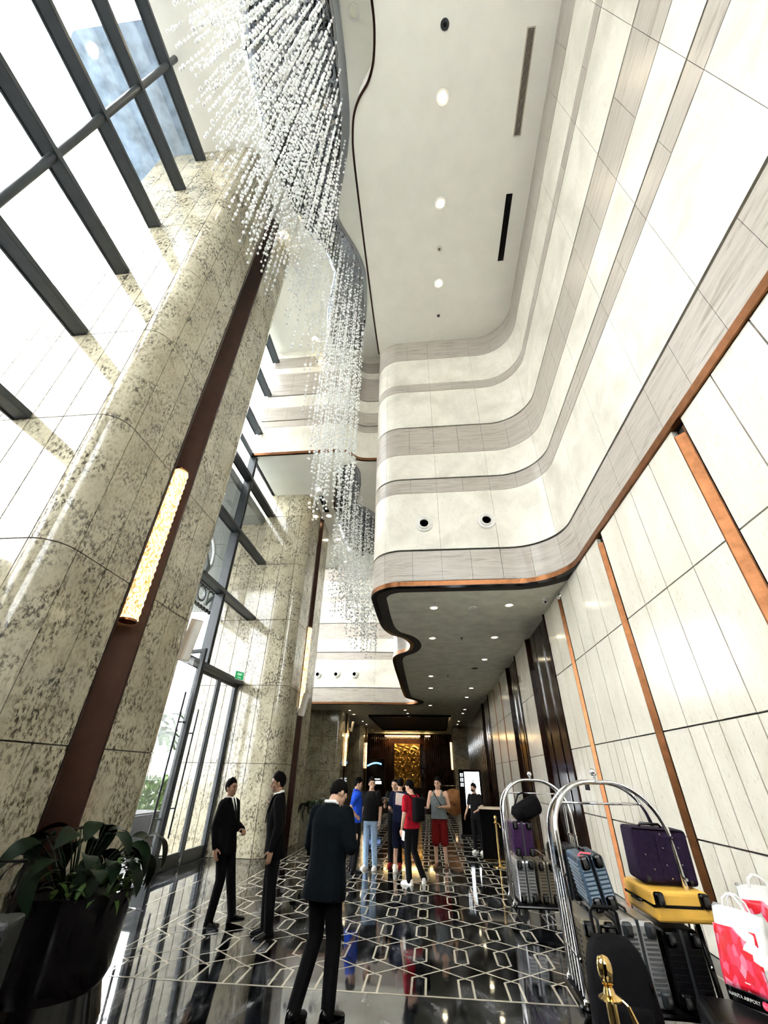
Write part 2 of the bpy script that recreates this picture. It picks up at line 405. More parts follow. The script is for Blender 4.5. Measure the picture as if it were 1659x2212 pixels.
s_far = next(s for p, s in zip(MPATH, _S) if p.y > 26.9)
banded_wall(mez, [p for p, s in zip(MPATH, _S) if s <= s_face_end], MBANDS, (6.6, s_face_end), 0.70)
_P2 = [p for p, s in zip(MPATH, _S) if s_face_end <= s <= s_far]
banded_wall(mez, _P2, MBANDS, (0.0, arclen(_P2)[-1]), 3.0)
_P3 = [p for p, s in zip(MPATH, _S) if s >= s_far]
banded_wall(mez, _P3, MBANDS, (0.0, arclen(_P3)[-1]), 1.4)

# low soffit under the mezzanine, with its dark rim
low = [p for p, s in zip(MPATH, _S) if p.y > 7.8]
poly = [(p.x, p.y) for p in low] + [(-8.4, 50), (3.28, 50), (3.28, 7.8)]
cl = MB().prism(poly, ZS, ZS + 0.14).build('ceiling_lower', M['offwhite'])
struct(cl, 'grey plaster soffit with wavy edge and rows of downlights', 'ceiling')
mb = MB(); band(mb, low, ZS - 0.012, ZS + 0.03, -0.10, 0.030); mb.build('rim_strip', M['gloss_black'], cl)

# upper right ceiling with its wavy copper-edged drop
wv = [(-1.27, 9.3), (-1.30, 8.0), (-1.31, 6.0), (-1.31, 4.6), (-1.30, 3.6), (-1.26, 3.2), (-1.18, 2.87), (-1.02, 2.60), (-0.77, 2.34), (-0.62, 2.03), (-0.55, 1.6), (-0.56, 1.23), (-0.62, 0.7), (-0.85, 0.3), (-1.15, 0.0), (-1.27, -0.5), (-1.29, -2.0), (-1.29, -8.0)]
WV = [Vector(p[:2]) for p in catmull([(x, y, 0) for x, y in wv], 6)]
cr = MB().prism([(p.x, p.y) for p in WV] + [(3.28, -8), (3.28, 9.3)], ZR, ZR + 0.2).build('ceiling_right', M['white'])
struct(cr, 'smooth white dropped ceiling with a wavy copper edge and slot vents', 'ceiling')
WVr = list(reversed(WV))
mb = MB(); band(mb, WVr, ZR - 0.02, ZR + 0.10, -0.03, 0.02); mb.build('copper_edge', M['bronze'], cr)
mb = MB(); band(mb, WVr, ZR + 0.10, ZL, -0.06, -0.01); mb.build('fascia', M['white'], cr, smooth=True)
# atrium ceiling on the window side
ca = MB().box(XW - 0.1, 3.4, -8, 15.3, ZL, ZL + 0.2).build('ceiling_atrium', M['white'])
struct(ca, 'high white atrium ceiling beside the tall windows', 'ceiling')
ca2 = MB().box(-8.6, 3.4, 15.3, 28, ZL, ZL + 0.2).build('ceiling_rear', M['white'])
struct(ca2, 'high white ceiling of the rear atrium bay', 'ceiling')
def ripple_panel(name, L, Rt, z, label):
    A = catmull([(x, y, 0) for x, y in L], 6); B = catmull([(x, y, 0) for x, y in Rt], 6)
    n = 40; rs = lambda P, t: P[min(len(P) - 1, int(round(t * (len(P) - 1))))]
    mb = MB(); K = 8
    vs = []
    for i in range(n + 1):
        a, b = rs(A, i / n), rs(B, i / n)
        for k in range(K + 1): q = a.lerp(b, k / K); vs.append((q.x, q.y, z - 0.03 + 0.006 * math.sin(q.x * 5.1 + 2 * math.sin(q.y * 3)) * math.sin(q.y * 4.3)))
    fs = [(i * (K + 1) + k, i * (K + 1) + k + 1, (i + 1) * (K + 1) + k + 1, (i + 1) * (K + 1) + k) for i in range(n) for k in range(K)]
    mb.add(vs, fs)
    o = mb.build(name, M['mirror'], smooth='all'); m = o.modifiers.new('thick', 'SOLIDIFY'); m.thickness = 0.02; m.offset = 1
    return tag(o, label, 'ceiling panel')
ripple_panel('ripple_mirror_panel', [(-3.45, -2), (-3.6, 0.4), (-3.63, 1.1), (-3.76, 2.0), (-3.78, 2.75), (-3.76, 3.4), (-3.5, 4.9), (-3.1, 5.85), (-2.75, 6.4), (-2.62, 6.9), (-2.65, 7.2), (-3.1, 8.3), (-3.22, 9.0), (-3.22, 9.9)],
             [(-1.34, -2), (-1.36, 0.4), (-1.34, 1.3), (-1.36, 2.6), (-1.52, 3.7), (-2.1, 5.2), (-2.06, 5.65), (-1.72, 6.35), (-1.53, 7.0), (-1.57, 7.8), (-1.72, 8.7), (-1.9, 9.3), (-2.0, 9.7), (-2.05, 10.1)], ZL,
             'long wavy water-ripple mirror panel on the high atrium ceiling above the crystal strands')
ripple_panel('ripple_mirror_panel', [(-2.3, 10.6), (-2.8, 10.8), (-3.0, 11.6), (-3.2, 12.2), (-3.3, 12.6), (-3.42, 13.6), (-3.46, 15.0), (-3.46, 16.4), (-3.42, 17.2), (-3.3, 17.6)],
             [(-2.15, 10.6), (-2.03, 11.0), (-2.1, 11.8), (-2.3, 12.5), (-2.42, 12.9), (-2.1, 13.3), (-1.85, 13.7), (-1.5, 14.4), (-1.4, 15.8), (-2.2, 17.3)], ZM,
             'shorter water-ripple mirror panel on the lower white ceiling behind the stone bands')

# ---- upper bridge: banded face high across the window side, with the soffit behind it
BP = [Vector(p[:2]) for p in catmull([(-1.2, 10.48, 0), (-1.7, 10.48, 0), (-2.02, 10.38, 0), (-2.25, 10.1, 0), (-2.5, 9.97, 0), (-2.9, 9.95, 0), (-4.2, 9.95, 0), (XW + 0.02, 9.95, 0)], 6)]
mb = MB(); band(mb, BP, ZM + 0.1, ZL, -0.3, -0.045); br = mb.build('wall_bridge', M['core'])
struct(br, 'banded stone face bridging high between the windows and the mezzanine', 'wall')
_sl = arclen(BP)[-1]
banded_wall(br, BP, [('copper_trim', M['copper'], ZM, 10.70, 0.035), (*L_, 10.71, 11.88, 0.0), (*V, 11.885, 12.17, 0.005), (*V, 12.22, 12.86, 0.005), (*L_, 12.865, 13.46, 0.0), (*V, 13.51, 14.74, 0.005), (*L_, 14.745, 15.08, 0.0), (*V, 15.085, 15.66, 0.005), (*L_, 15.70, ZL - 0.002, 0.0)], (0, _sl), 0.72)
bs = MB().prism([(p.x, p.y) for p in BP] + [(XW, 18.9), (-1.2, 18.9)], ZM, ZM + 0.12).build('ceiling_bridge', M['white'])
struct(bs, 'plain white soffit over the entrance door bay', 'ceiling')
MB().box(XW, -1.2, 18.78, 18.9, ZM, ZL).build('bridge_back', M['white'], bs)

# ---- granite piers
def arc(cx, cy, r, a0, a1, n=8): return [(cx + r * math.cos(a0 + (a1 - a0) * k / n), cy + r * math.sin(a0 + (a1 - a0) * k / n)) for k in range(n + 1)]
def pier(y0, ztop, xin, xout, label, D=3.2, far=False):
    r = 0.33; T = 0.03; y1 = y0 + D
    pl = lambda e: arc(xin - r, y0 + r, r - e, -math.pi / 2, 0) + arc(xin - r, y1 - r, r - e, 0, math.pi / 2) + [(xout + e, y1 - e), (xout + e, y0 + e)]
    s0, s1 = y0 + 1.32, y0 + 1.90
    P = pl(T + 0.004); i = 9
    notch = [(xin - T, s0), (xin - 0.30, (s0 + s1) / 2), (xin - T, s1)]
    core = MB().prism(P[:i] + notch + P[i:], 0, ztop).build('wall_pier', M['core'])
    struct(core, label, 'pillar')
    def vp(poly, z0, z1, nm='granite_panel', key=None):
        k = ('pier', key, round(z1 - z0, 3), far)
        if key and k in _cache: return link(nm, _cache[k], core, (0, y0, z0))
        me = MB().prism([(x, y - y0) for x, y in poly], 0, z1 - z0).mesh(nm, M['granite'], smooth=True)
        if key: _cache[k] = me
        return link(nm, me, core, (0, y0, z0))
    rows = []; z = 0.0
    while z < ztop - 0.05: rows.append((z, min(z + ROW, ztop))); z += ROW
    xs = []; x = xin - r
    while x > xout + 0.3: xs.append((max(x - 0.5, xout + 0.0), x)); x -= 0.5
    g = 0.007
    for za, zb in rows:
        a, b = za + g, zb - (g if zb < ztop else 0)
        for x0, x1 in xs:
            vp([(x0 + g, y0), (x1 - g, y0), (x1 - g, y0 + T), (x0 + g, y0 + T)], a, b, key=('n', round(x0, 2), xin))
            vp([(x0 + g, y1 - T), (x1 - g, y1 - T), (x1 - g, y1), (x0 + g, y1)], a, b, key=('f', round(x0, 2), xin))
        c1 = arc(xin - r, y0 + r, r, -math.pi / 2 + 0.02, -0.02); c2 = arc(xin - r, y0 + r, r - T, -0.012, -math.pi / 2 + 0.012)
        vp(c1 + c2, a, b, key=('c', xin))
        c1 = arc(xin - r, y1 - r, r, 0.012, math.pi / 2 - 0.012); c2 = arc(xin - r, y1 - r, r - T, math.pi / 2 - 0.012, 0.012)
        vp(c1 + c2, a, b, key=('d', xin))
        for u, v in ((0.33, 0.83), (0.83, 1.32), (1.90, 2.38), (2.38, D - r)):
            vp([(xin - T, y0 + u + g), (xin, y0 + u + g), (xin, y0 + v - g), (xin - T, y0 + v - g)], a, b, key=('e', u, xin))
    ym = (s0 + s1) / 2
    ch = MB(); e = 0.012
    ch.add([(xin + e, s0 - 0.01, 0), (xin + e, s0 + 0.03, 0), (xin - 0.28, ym, 0), (xin + e, s1 - 0.03, 0), (xin + e, s1 + 0.01, 0),
            (xin + e, s0 - 0.01, ztop), (xin + e, s0 + 0.03, ztop), (xin - 0.28, ym, ztop), (xin + e, s1 - 0.03, ztop), (xin + e, s1 + 0.01, ztop)], [(0, 1, 6, 5), (1, 2, 7, 6), (2, 3, 8, 7), (3, 4, 9, 8)])
    ch.build('bronze_channel', M['bronze'], core)
    return core, ym
pierA, ymA = pier(P1, ZL, PX, -6.8, 'broad speckled granite pier beside the potted plant')
pierB, ymB = pier(P2, ZM, PX, -6.8, 'speckled granite pier beyond the entrance doors with a rounded corner')
pierC, ymC = pier(30.2, ZS, -5.75, -8.4, 'dark granite pier under the low ceiling at the rear of the lobby', far=True)
pierD, ymD = pier(39.4, ZS, -5.6, -8.4, 'farthest granite pier next to the reception wall', far=True)

# ---- window wall
def window(name, label, bars, posts, panes):
    o = empty(name, (XW, 0, 0)); struct(o, label, 'window')
    for y0, y1, z in bars:
        mb = MB(); mb.box(-0.05, 0.19, y0, y1, z, z + 0.11); mb.box(-0.075, -0.035, y0, y1, z - 0.02, z + 0.09); mb.build('transom', M['frame'], o, bevel=0.008)
    for y, z0, z1, rnd in posts:
        mb = MB()
        if rnd: mb.tube([(0.10, y, z0), (0.10, y, z1)], 0.065, 14)
        else: mb.box(-0.09, 0.13, y - 0.05, y + 0.05, z0, z1); mb.box(0.13, 0.16, y - 0.075, y - 0.025, z0, z1); mb.box(0.13, 0.16, y + 0.025, y + 0.075, z0, z1)
        mb.build('mullion', M['frame'], o, smooth=bool(rnd))
    for y0, y1, z0, z1 in panes: slab('pane', M['glass'], (0.012, round(y1 - y0, 3), round(z1 - z0, 3)), o, (-0.05, y0, z0))
    return o
ZT = [ROW * k for k in range(1, 9)]
lv = [0.0] + ZT + [ZL]
ys = [-1.9, 0.0, 1.80, P1 - 0.01]
wls = MB().box(XW - 0.12, XW + 0.08, -8, -1.9, 0, ZL).build('wall_side_blocker', M['granite']); struct(wls, 'unseen granite side wall added behind the viewer to cut window light', 'wall')  # unseen wall added to shorten the near window and cut its daylight
window('window_1', 'tall gridded window wall with charcoal transoms beside the granite pier', [(-1.9, P1, z) for z in ZT[1:]], [(y, 3.86, ZL, True) for y in ys[1:-1]],
       [(a, b, c, d) for a, b in zip(ys, ys[1:]) for c, d in zip(lv, lv[1:]) if c > 3.8])
MB().box(-0.1, 0.05, -1.9, P1 - 0.01, 0, 3.86).build('dado', M['granite'], bpy.data.objects['window_1'])
yb = [P1 + 3.2, 8.25, 10.05, P2]
bars = [(P1 + 3.2, P2, z) for z in (3.86, 5.79, 7.72, 9.65)] + [(P1 + 3.2, 9.95, z) for z in (11.58, 13.51, 15.44)]
panes = [(a, b, c, d) for a, b in zip(yb, yb[1:]) for c, d in ((3.97, 5.79), (5.9, 7.72), (7.83, 9.65), (9.76, ZM))] + [(a, min(b, 9.95), c, d) for a, b in zip(yb[:2], yb[1:3]) for c, d in ((ZM, 11.58), (11.69, 13.51), (13.62, 15.44), (15.55, ZL))]
wb = window('window_2', 'dark framed glazing above the entrance doors', bars, [(8.25, 3.86, ZL, False), (10.05, 3.86, ZM, False)], panes)
MB().box(-0.06, 0.06, P1 + 3.2, P2, ZM + 0.0, ZM + 0.1).build('transom', M['frame'], wb)
w3 = window('window_3', 'rear window wall beyond the second granite pier', [(15.4, 27.3, z) for z in ZT[2:]], [(y, 5.79, ZL, False) for y in (18.4, 21.4, 24.3)],
       [(15.4, 27.3, c, d) for c, d in zip(lv, lv[1:]) if c > 5])
MB().box(-0.1, 0.1, 15.4, 27.3, 0, 5.79).build('dado', M['granite'], w3)  # unseen solid wall added here to keep daylight off the rear piers
w3.location.x = -8.5
MB().box(-8.6, -6.75, 15.3, 15.42, 0, ZL).build('wall_return', M['granite'])
struct(bpy.data.objects['wall_return'], 'granite return wall at the far side of the second pier', 'wall')
wbk = MB().box(-5.6, 3.4, -8.2, -8, 0, 5.79).box(-5.6, -1.3, -8.2, -8, 5.79, ZL).box(-1.3, 3.4, -8.2, -8, ZR, ZL).build('wall_front', M['wood']); struct(wbk, 'dark wood wall at the front of the lobby behind the viewer', 'wall')
w4 = empty('window_fill', (0, -8.1, 5.79)); struct(w4, 'unseen clerestory window added behind the viewer to light the stone faces', 'window')  # unseen glazing added behind the camera to brighten the mezzanine face
for x in (-1.3, 0.2, 1.7, 3.2): MB().box(x - 0.05, x + 0.05, -0.08, 0.08, 0, ZR - 5.79).build('mullion', M['frame'], w4)
for z in (1.93, 3.86, 5.79): MB().box(-1.3, 3.2, -0.06, 0.06, z, z + 0.1).build('transom', M['frame'], w4)
for x in (-1.3, 0.2, 1.7): slab('pane', M['glass'], (1.5, 0.012, ZR - 5.79), w4, (x, 0, 0))
# rear lobby walls
wrear = MB().box(-8.4, 3.4, 47.9, 48.2, 0, ZS).build('wall_rear', M['wood']); struct(wrear, 'dark wood rear wall behind the gold relief', 'wall')
wl = MB().box(-8.6, -8.4, 27.4, 48.2, 0, ZS).build('wall_left', M['wood']); struct(wl, 'dark wood side wall of the rear lobby', 'wall')
# ------------------------------------------------------------------ ceiling fixtures
def spot(parent, energy, col=(1.0, 0.78, 0.48), angle=80):
    l = bpy.data.lights.new('beam', 'SPOT'); l.energy = energy; l.color = col; l.spot_size = R(angle); l.spot_blend = 0.8; l.shadow_soft_size = 0.06
    o = bpy.data.objects.new('beam', l); COL.objects.link(o); o.parent = parent; o.location = (0, 0, -0.03)
_ring = MB().lathe([(0.058, -0.004), (0.085, -0.012), (0.088, 0.004), (0.058, 0.004)], 20, cap=False).mesh('trim_ring', M['plastic_white'], True)
_lens = MB().lathe([(0.0005, -0.003), (0.062, -0.003), (0.062, 0.002)], 20).mesh('lens', M['lamp'])
_lensoff = MB().lathe([(0.0005, -0.003), (0.062, -0.003), (0.062, 0.002)], 20).mesh('lens', M['offwhite'])
def downlight(x, y, z, label, group, s=1.0, energy=0, lit=True):
    o = empty('downlight', (x, y, z)); o.scale = (s, s, s); tag(o, label, 'downlight', group)
    link('trim_ring', _ring, o); link('lens', _lens if lit else _lensoff, o)
    if energy: spot(o, energy)
    return o
ORD = ('first', 'second', 'third', 'fourth', 'fifth')
for row, side in ((((0.26, 10.4), (0.23, 13.2), (0.19, 19.06), (0.18, 21.96), (0.15, 27.85)), 'along the wavy edge'), (((2.17, 10.3), (2.17, 13.19), (2.18, 16.07), (2.17, 21.98), (2.15, 24.74)), 'beside the panel wall')):
    for k, (x, y) in enumerate(row):
        downlight(x, y, ZS - 0.002, ORD[k] + ' lit soffit downlight from the viewer in the row ' + side, 'downlights in the wavy soffit', 1.35, 25)
for x, y in ((2.39, 29.6), (2.38, 31.6), (-1.52, 29.95), (-1.42, 31.71), (-5.31, 30.22), (-5.34, 32.34), (-5.32, 36.73), (-5.33, 39.07), (2.38, 36.35), (2.39, 38.61), (-5.41, 44.1), (-5.42, 47.04), (-3.67, 44.36), (0.76, 44.0), (2.4, 43.5), (-1.41, 47.3)):
    downlight(x, y, ZS - 0.002, 'small lit downlight in the dark ceiling at the rear of the lobby', 'downlights at the rear of the lobby', 1.15, 60)
for x, y, q in ((0.88, 2.75, 'largest and nearest'), (0.87, 4.80, 'middle'), (0.86, 6.93, 'farthest')):
    downlight(x, y, ZR - 0.002, q + ' of three bright downlights in a row down the white dropped ceiling', 'downlights in the white dropped ceiling', 1.75, 12)
downlight(-3.86, 1.46, ZL - 0.002, 'bright downlight on the high atrium ceiling at the edge of the mirror panel', None, 1.9, 15)
downlight(-3.95, 5.75, ZL - 0.002, 'glaring downlight on the high ceiling above the granite pier', None, 1.9, 15)
downlight(-1.05, 1.50, ZL - 0.002, 'unlit round downlight between the mirror panel and the wavy ceiling edge', None, 1.6, 0, False)
downlight(-3.85, 9.45, ZL - 0.002, 'bright downlight on the high ceiling in front of the banded bridge', None, 1.8, 15)
for k, (x, y) in enumerate(((-3.72, 11.94), (-3.72, 13.8), (-3.74, 15.8), (-3.8, 18.0))):
    downlight(x, y, ZM - 0.002, ORD[k] + ' lit downlight from the viewer along the white soffit beside the second pier', 'downlights over the door bay', 1.6, 15)
def slot_vent(x0, x1, y0, y1, z, label, frame):
    o = empty('slot_vent', ((x0 + x1) / 2, (y0 + y1) / 2, z)); tag(o, label, 'air vent'); a, b = (x1 - x0) / 2, (y1 - y0) / 2
    MB().box(-a, a, -b, b, -0.006, 0.01).build('backing', M['black'], o)
    f = MB(); f.box(-a - 0.02, -a, -b - 0.02, b + 0.02, -0.014, 0.0); f.box(a, a + 0.02, -b - 0.02, b + 0.02, -0.014, 0.0); f.box(-a, a, -b - 0.02, -b, -0.014, 0.0); f.box(-a, a, b, b + 0.02, -0.014, 0.0)
    f.build('frame', M[frame], o)
    for k in range(5): MB().box(-0.004, 0.004, -b, b, -0.012, -0.002).build('slat', M[frame], o, loc=(-a + (k + 0.5) * 2 * a / 5, 0, 0))
slot_vent(2.60, 2.74, 1.89, 3.57, ZR, 'long framed slot vent in the white ceiling nearest the viewer', 'beige')
slot_vent(2.62, 2.74, 4.77, 6.40, ZR, 'black slot vent farther along the white dropped ceiling', 'black')
slot_vent(-3.80, -3.66, 12.4, 13.5, ZM, 'dark slot vent between downlights on the white soffit', 'black')
def round_fixture(name, x, y, z, prof, mat, label, cat, inner=None, group=None):
    o = empty(name, (x, y, z)); tag(o, label, cat, group); MB().lathe(prof, 20).build('housing', mat, o, smooth=True)
    if inner: MB().lathe(inner[0], 16).build('core', inner[1], o, smooth=True)
    return o
round_fixture('ceiling_speaker', 0.90, 1.68, ZR, [(0.09, 0.0), (0.09, -0.015), (0.06, -0.02), (0.001, -0.02)], M['frame'], 'dark round speaker in the white ceiling nearest the top', 'speaker', ([(0.04, -0.02), (0.03, -0.03), (0.001, -0.03)], M['black']))
round_fixture('smoke_detector', 0.86, 5.93, ZR, [(0.07, 0.0), (0.07, -0.02), (0.045, -0.035), (0.001, -0.035)], M['beige'], 'small pale detector ring between downlights on the white ceiling', 'detector', ([(0.03, -0.035), (0.02, -0.045), (0.001, -0.045)], M['frame']))
round_fixture('sprinkler_head', 0.87, 8.0, ZR, [(0.05, 0.0), (0.05, -0.012), (0.015, -0.02), (0.012, -0.05), (0.03, -0.055), (0.001, -0.056)], M['frame'], 'small dark sprinkler near the rounded end of the white ceiling', 'sprinkler')
round_fixture('smoke_detector', 1.26, 10.43, ZS, [(0.11, 0.0), (0.11, -0.03), (0.075, -0.06), (0.001, -0.062)], M['plastic_white'], 'white smoke detector between the first pair of soffit downlights', 'detector', ([(0.03, -0.06), (0.02, -0.075), (0.001, -0.075)], M['beige']))
for x, y, q in ((1.15, 13.2, 'nearer'), (0.92, 18.9, 'farther')):
    round_fixture('sprinkler_head', x, y, ZS, [(0.035, 0.0), (0.035, -0.01), (0.012, -0.02), (0.010, -0.06), (0.035, -0.066), (0.001, -0.067)], M['frame'], q + ' of two tiny dark sprinkler heads hanging from the wavy soffit', 'sprinkler', None, 'sprinklers in the soffit')
round_fixture('smoke_detector', 0.95, 21.9, ZS, [(0.1, 0.0), (0.1, -0.03), (0.07, -0.05), (0.001, -0.052)], M['plastic_white'], 'small white detector far along the wavy soffit', 'detector')
round_fixture('ceiling_speaker', 1.95, 17.6, ZS, [(0.13, 0.0), (0.13, -0.01), (0.001, -0.012)], M['frame'], 'flat dark speaker disc in the soffit close to the panel wall', 'speaker')
cc = empty('security_camera', (2.97, 9.9, ZS)); tag(cc, 'white dome security camera at the soffit corner by the panel wall', 'camera')
MB().lathe([(0.075, 0), (0.075, -0.05), (0.06, -0.06)], 20).build('base', M['plastic_white'], cc, smooth=True)
MB().ball((0, 0, -0.09), 0.068, 16, 10).build('dome', M['plastic_white'], cc, smooth='all'); MB().ball((-0.02, -0.045, -0.105), 0.028, 12, 8).build('lens', M['gloss_black'], cc, smooth='all')

# ball-jet air nozzles on the stone faces (axis along -Y)
RX = Matrix.Rotation(R(90), 4, 'X')
def nozzle(x, y, z, label, group):
    o = empty('air_nozzle', (x, y, z)); tag(o, label, 'air nozzle', group)
    MB().lathe([(0.15, -0.0), (0.225, 0.0), (0.225, 0.025), (0.20, 0.045), (0.165, 0.03), (0.15, 0.0)], 32, RX, False).build('flange', M['plastic_white'], o, smooth=True)
    MB().lathe([(0.105, -0.02), (0.165, 0.01), (0.155, 0.06), (0.125, 0.085), (0.105, 0.06)], 32, RX, False).build('ball_ring', M['plastic_white'], o, smooth=True)
    MB().lathe([(0.001, 0.01), (0.124, 0.01)], 24, RX).build('throat', M['black'], o)
    return o
nozzle(0.09, YB, 7.10, 'round white air nozzle on the banded face, the one toward the chandelier', 'air nozzles on the mezzanine face')
nozzle(1.65, YB, 7.13, 'round white air nozzle on the banded face, the one toward the panel wall', 'air nozzles on the mezzanine face')
for x, q in ((-7.0, 'one beside the second pier'), (-5.80, 'middle one'), (-4.6, 'one toward the mezzanine')): nozzle(x, 27.25, 7.15, 'small white air nozzle on the rear banded face, the ' + q, 'air nozzles on the rear face')

# ------------------------------------------------------------------ sconces: ribbed crystal tubes in the bronze channels
t = NT('amber_crystal_glow'); pz = t.pos((9, 9, 5.0)); nz = t.noise(pz, 4, 5, 0.7, 0.6)
cc_ = t.ramp(nz, ((0.36, (0.55, 0.17, 0.02)), (0.47, (1.0, 0.52, 0.12)), (0.56, (1.0, 0.85, 0.50)), (0.66, (1.0, 0.97, 0.85))))
st = t.ramp(nz, ((0.36, (0.09, 0.09, 0.09)), (0.52, (0.35, 0.35, 0.35)), (0.66, (1, 1, 1))))
t.set((0.7, 0.45, 0.2), 0.15); t.l(cc_, t.b.inputs['Emission Color']); mm = t.n('ShaderNodeMath'); mm.operation = 'MULTIPLY'; mm.inputs[1].default_value = 2.8
t.l(st, mm.inputs[0]); t.l(mm.outputs[0], t.b.inputs['Emission Strength']); M['crystal_glow'] = t.m
def sconce(x, y, z0, z1, label, r=0.13, group=None):
    o = empty('wall_sconce', (x, y, z0)); tag(o, label, 'wall lamp', group); H = z1 - z0
    prof = []; n = int(H / 0.055)
    for k in range(n + 1): zz = 0.04 + (H - 0.08) * k / n; prof.append((r * (0.90 if k % 2 else 1.0), zz))
    mb = MB(); vs = []; m = 18
    for rr, zz in prof:
        for i in range(m): a = 2 * math.pi * i / m; q = rr * (0.93 if i % 2 else 1.0); vs.append((q * math.cos(a), q * math.sin(a), zz))
    fs = [(j * m + i, j * m + (i + 1) % m, (j + 1) * m + (i + 1) % m, (j + 1) * m + i) for j in range(len(prof) - 1) for i in range(m)] + [tuple(range(m - 1, -1, -1)), tuple(len(vs) - m + i for i in range(m))]
    mb.add(vs, fs); mb.build('crystal_tube', M['crystal_glow'], o)
    MB().lathe([(r * 0.75, 0), (r * 0.9, 0.01), (r * 0.9, 0.04), (r * 0.6, 0.045)], 18).build('lower_cap', M['copper'], o, smooth=True)
    MB().lathe([(r * 0.6, H - 0.045), (r * 0.9, H - 0.04), (r * 0.9, H - 0.01), (r * 0.75, H)], 18).build('upper_cap', M['copper'], o, smooth=True)
    for q in (0.3, 0.7): MB().box(-0.16, -0.02, -0.02, 0.02, H * q, H * q + 0.05).build('bracket', M['bronze'], o)
sconce(PX - 0.02, ymA - 0.06, 3.40, 6.02, 'long glowing amber crystal lamp recessed in the broad granite pier')
sconce(PX - 0.02, ymB - 0.06, 3.40, 6.02, 'glowing amber crystal lamp on the second granite pier')
sconce(-5.72, ymC, 2.2, 4.2, 'narrow glowing lamp on the dark pier under the low ceiling', 0.10)
sconce(-5.55, ymD, 2.2, 4.2, 'glowing lamp on the farthest pier by the reception wall', 0.10)

# column loudspeakers bracketed to the piers
def column_speaker(x, y, z, rz, label, tilt=14):
    o = empty('column_speaker', (x, y, z), rz); tag(o, label, 'loudspeaker')
    Mt = Matrix.Rotation(R(tilt), 4, 'Y')
    MB().prism([(-0.05, -0.095), (0.06, -0.075), (0.075, -0.04), (0.075, 0.04), (0.06, 0.075), (-0.05, 0.095)], -0.32, 0.32, Mt).build('cabinet', M['beige'], o, bevel=0.006)
    MB().box(0.062, 0.079, -0.05, 0.05, -0.30, 0.30, Mt).build('grille', M['plastic_white'], o)
    mb = MB(); mb.tube([(-0.04, 0, -0.12), (-0.15, 0, -0.14), (-0.24, 0, -0.14)], 0.014, 8); mb.tube([(-0.24, 0, -0.21), (-0.24, 0, -0.07)], 0.02, 8); mb.build('bracket', M['plastic_white'], o, smooth=True)
column_speaker(-3.76, 6.30, 3.50, R(-35), 'beige column loudspeaker tilted on the near granite pier by the open door')
column_speaker(-3.76, 13.35, 3.50, R(-30), 'beige column loudspeaker on the second pier below its amber lamp')
column_speaker(-5.45, 32.6, 4.65, R(-30), 'pale loudspeaker high on the dark rear pier')

# ------------------------------------------------------------------ doors
def door(name, loc, rz, w, h, label, handle_x, both=False):
    o = empty(name, loc, rz); struct(o, label, 'door')
    mb = MB()
    for a, b in ((0, 0.075), (w - 0.075, w)): mb.box(a, b, -0.028, 0.028, 0, h)
    mb.box(0.075, w - 0.075, -0.026, 0.026, 0, 0.24); mb.box(0.075, w - 0.075, -0.026, 0.026, h - 0.075, h)
    mb.build('door_frame', M['frame'], o, bevel=0.004)
    MB().box(0.075, w - 0.075, -0.006, 0.006, 0.24, h - 0.075).build('pane', M['glass'], o)
    for s in ((-1, 1) if both else (1,)):
        mb = MB(); y = s * 0.095; mb.tube([(handle_x, y, 0.55), (handle_x, y, 2.95)], 0.018, 10)
        for z in (1.05, 2.45): mb.tube([(handle_x - 0.0, y, z), (handle_x, 0.02 * s, z)], 0.012, 8); mb.tube([(handle_x, y, z), (0.04 if handle_x < w / 2 else w - 0.04, s * 0.05, z)], 0.012, 8)
        mb.build('pull_handle', M['frame'], o, smooth=True)
    MB().box(0.02, 0.10, 0.028, 0.045, 0.08, 0.14).build('lock', M['chrome'], o)
    return o
ang = math.atan2(-0.35, 1.17)
door('door_1', (-5.45, 8.18, 0.012), ang, 1.22, 3.75, 'tall glass door leaf standing open beside the potted plant', 1.06, True)
door('door_2', (XW + 0.02, 11.06, 0.012), R(-90), 1.0, 3.83, 'closed glass door leaf next to the open one', 0.86)
door('door_3', (XW + 0.02, 11.10, 0.012), R(90), 1.08, 3.83, 'closed glass door leaf nearest the second granite pier', 0.16).rotation_euler.z = R(90)
mb = MB()
for y in (6.80, 8.17, 9.99, 12.20): mb.box(XW - 0.06, XW + 0.07, y - 0.05, y + 0.045, 0, 3.86)
mb.box(XW - 0.08, XW + 0.12, 6.75, P2, -0.002, 0.012)
struct(mb.build('trim_1', M['frame']), 'charcoal door posts and threshold of the entrance', 'trim')
slab('pane', M['glass'], (0.012, 1.27, 3.86), bpy.data.objects['trim_1'], (XW, 6.85, 0))
def text(name, body, size, mat, parent, loc, rot, ext=0.002, align='CENTER', bold=0.0):
    c = bpy.data.curves.new(name, 'FONT'); c.body = body; c.size = size; c.extrude = ext; c.align_x = align; c.align_y = 'CENTER'; c.offset = bold; c.resolution_u = 3
    tmp = bpy.data.objects.new(name, c); COL.objects.link(tmp); dg = bpy.context.evaluated_depsgraph_get(); me = bpy.data.meshes.new_from_object(tmp.evaluated_get(dg)); bpy.data.objects.remove(tmp)
    me.materials.clear(); me.materials.append(mat); return link(name, me, parent, loc, rot)
t = NT('exit_green'); n_ = t.noise(t.pos(), 4, 2); t.set((0.005, 0.10, 0.03), 0.4); t.l(t.ramp(n_, ((0.3, (0.005, 0.16, 0.05)), (0.7, (0.008, 0.2, 0.06)))), t.b.inputs['Emission Color']); t.b.inputs['Emission Strength'].default_value = 0.9; M['exit'] = t.m
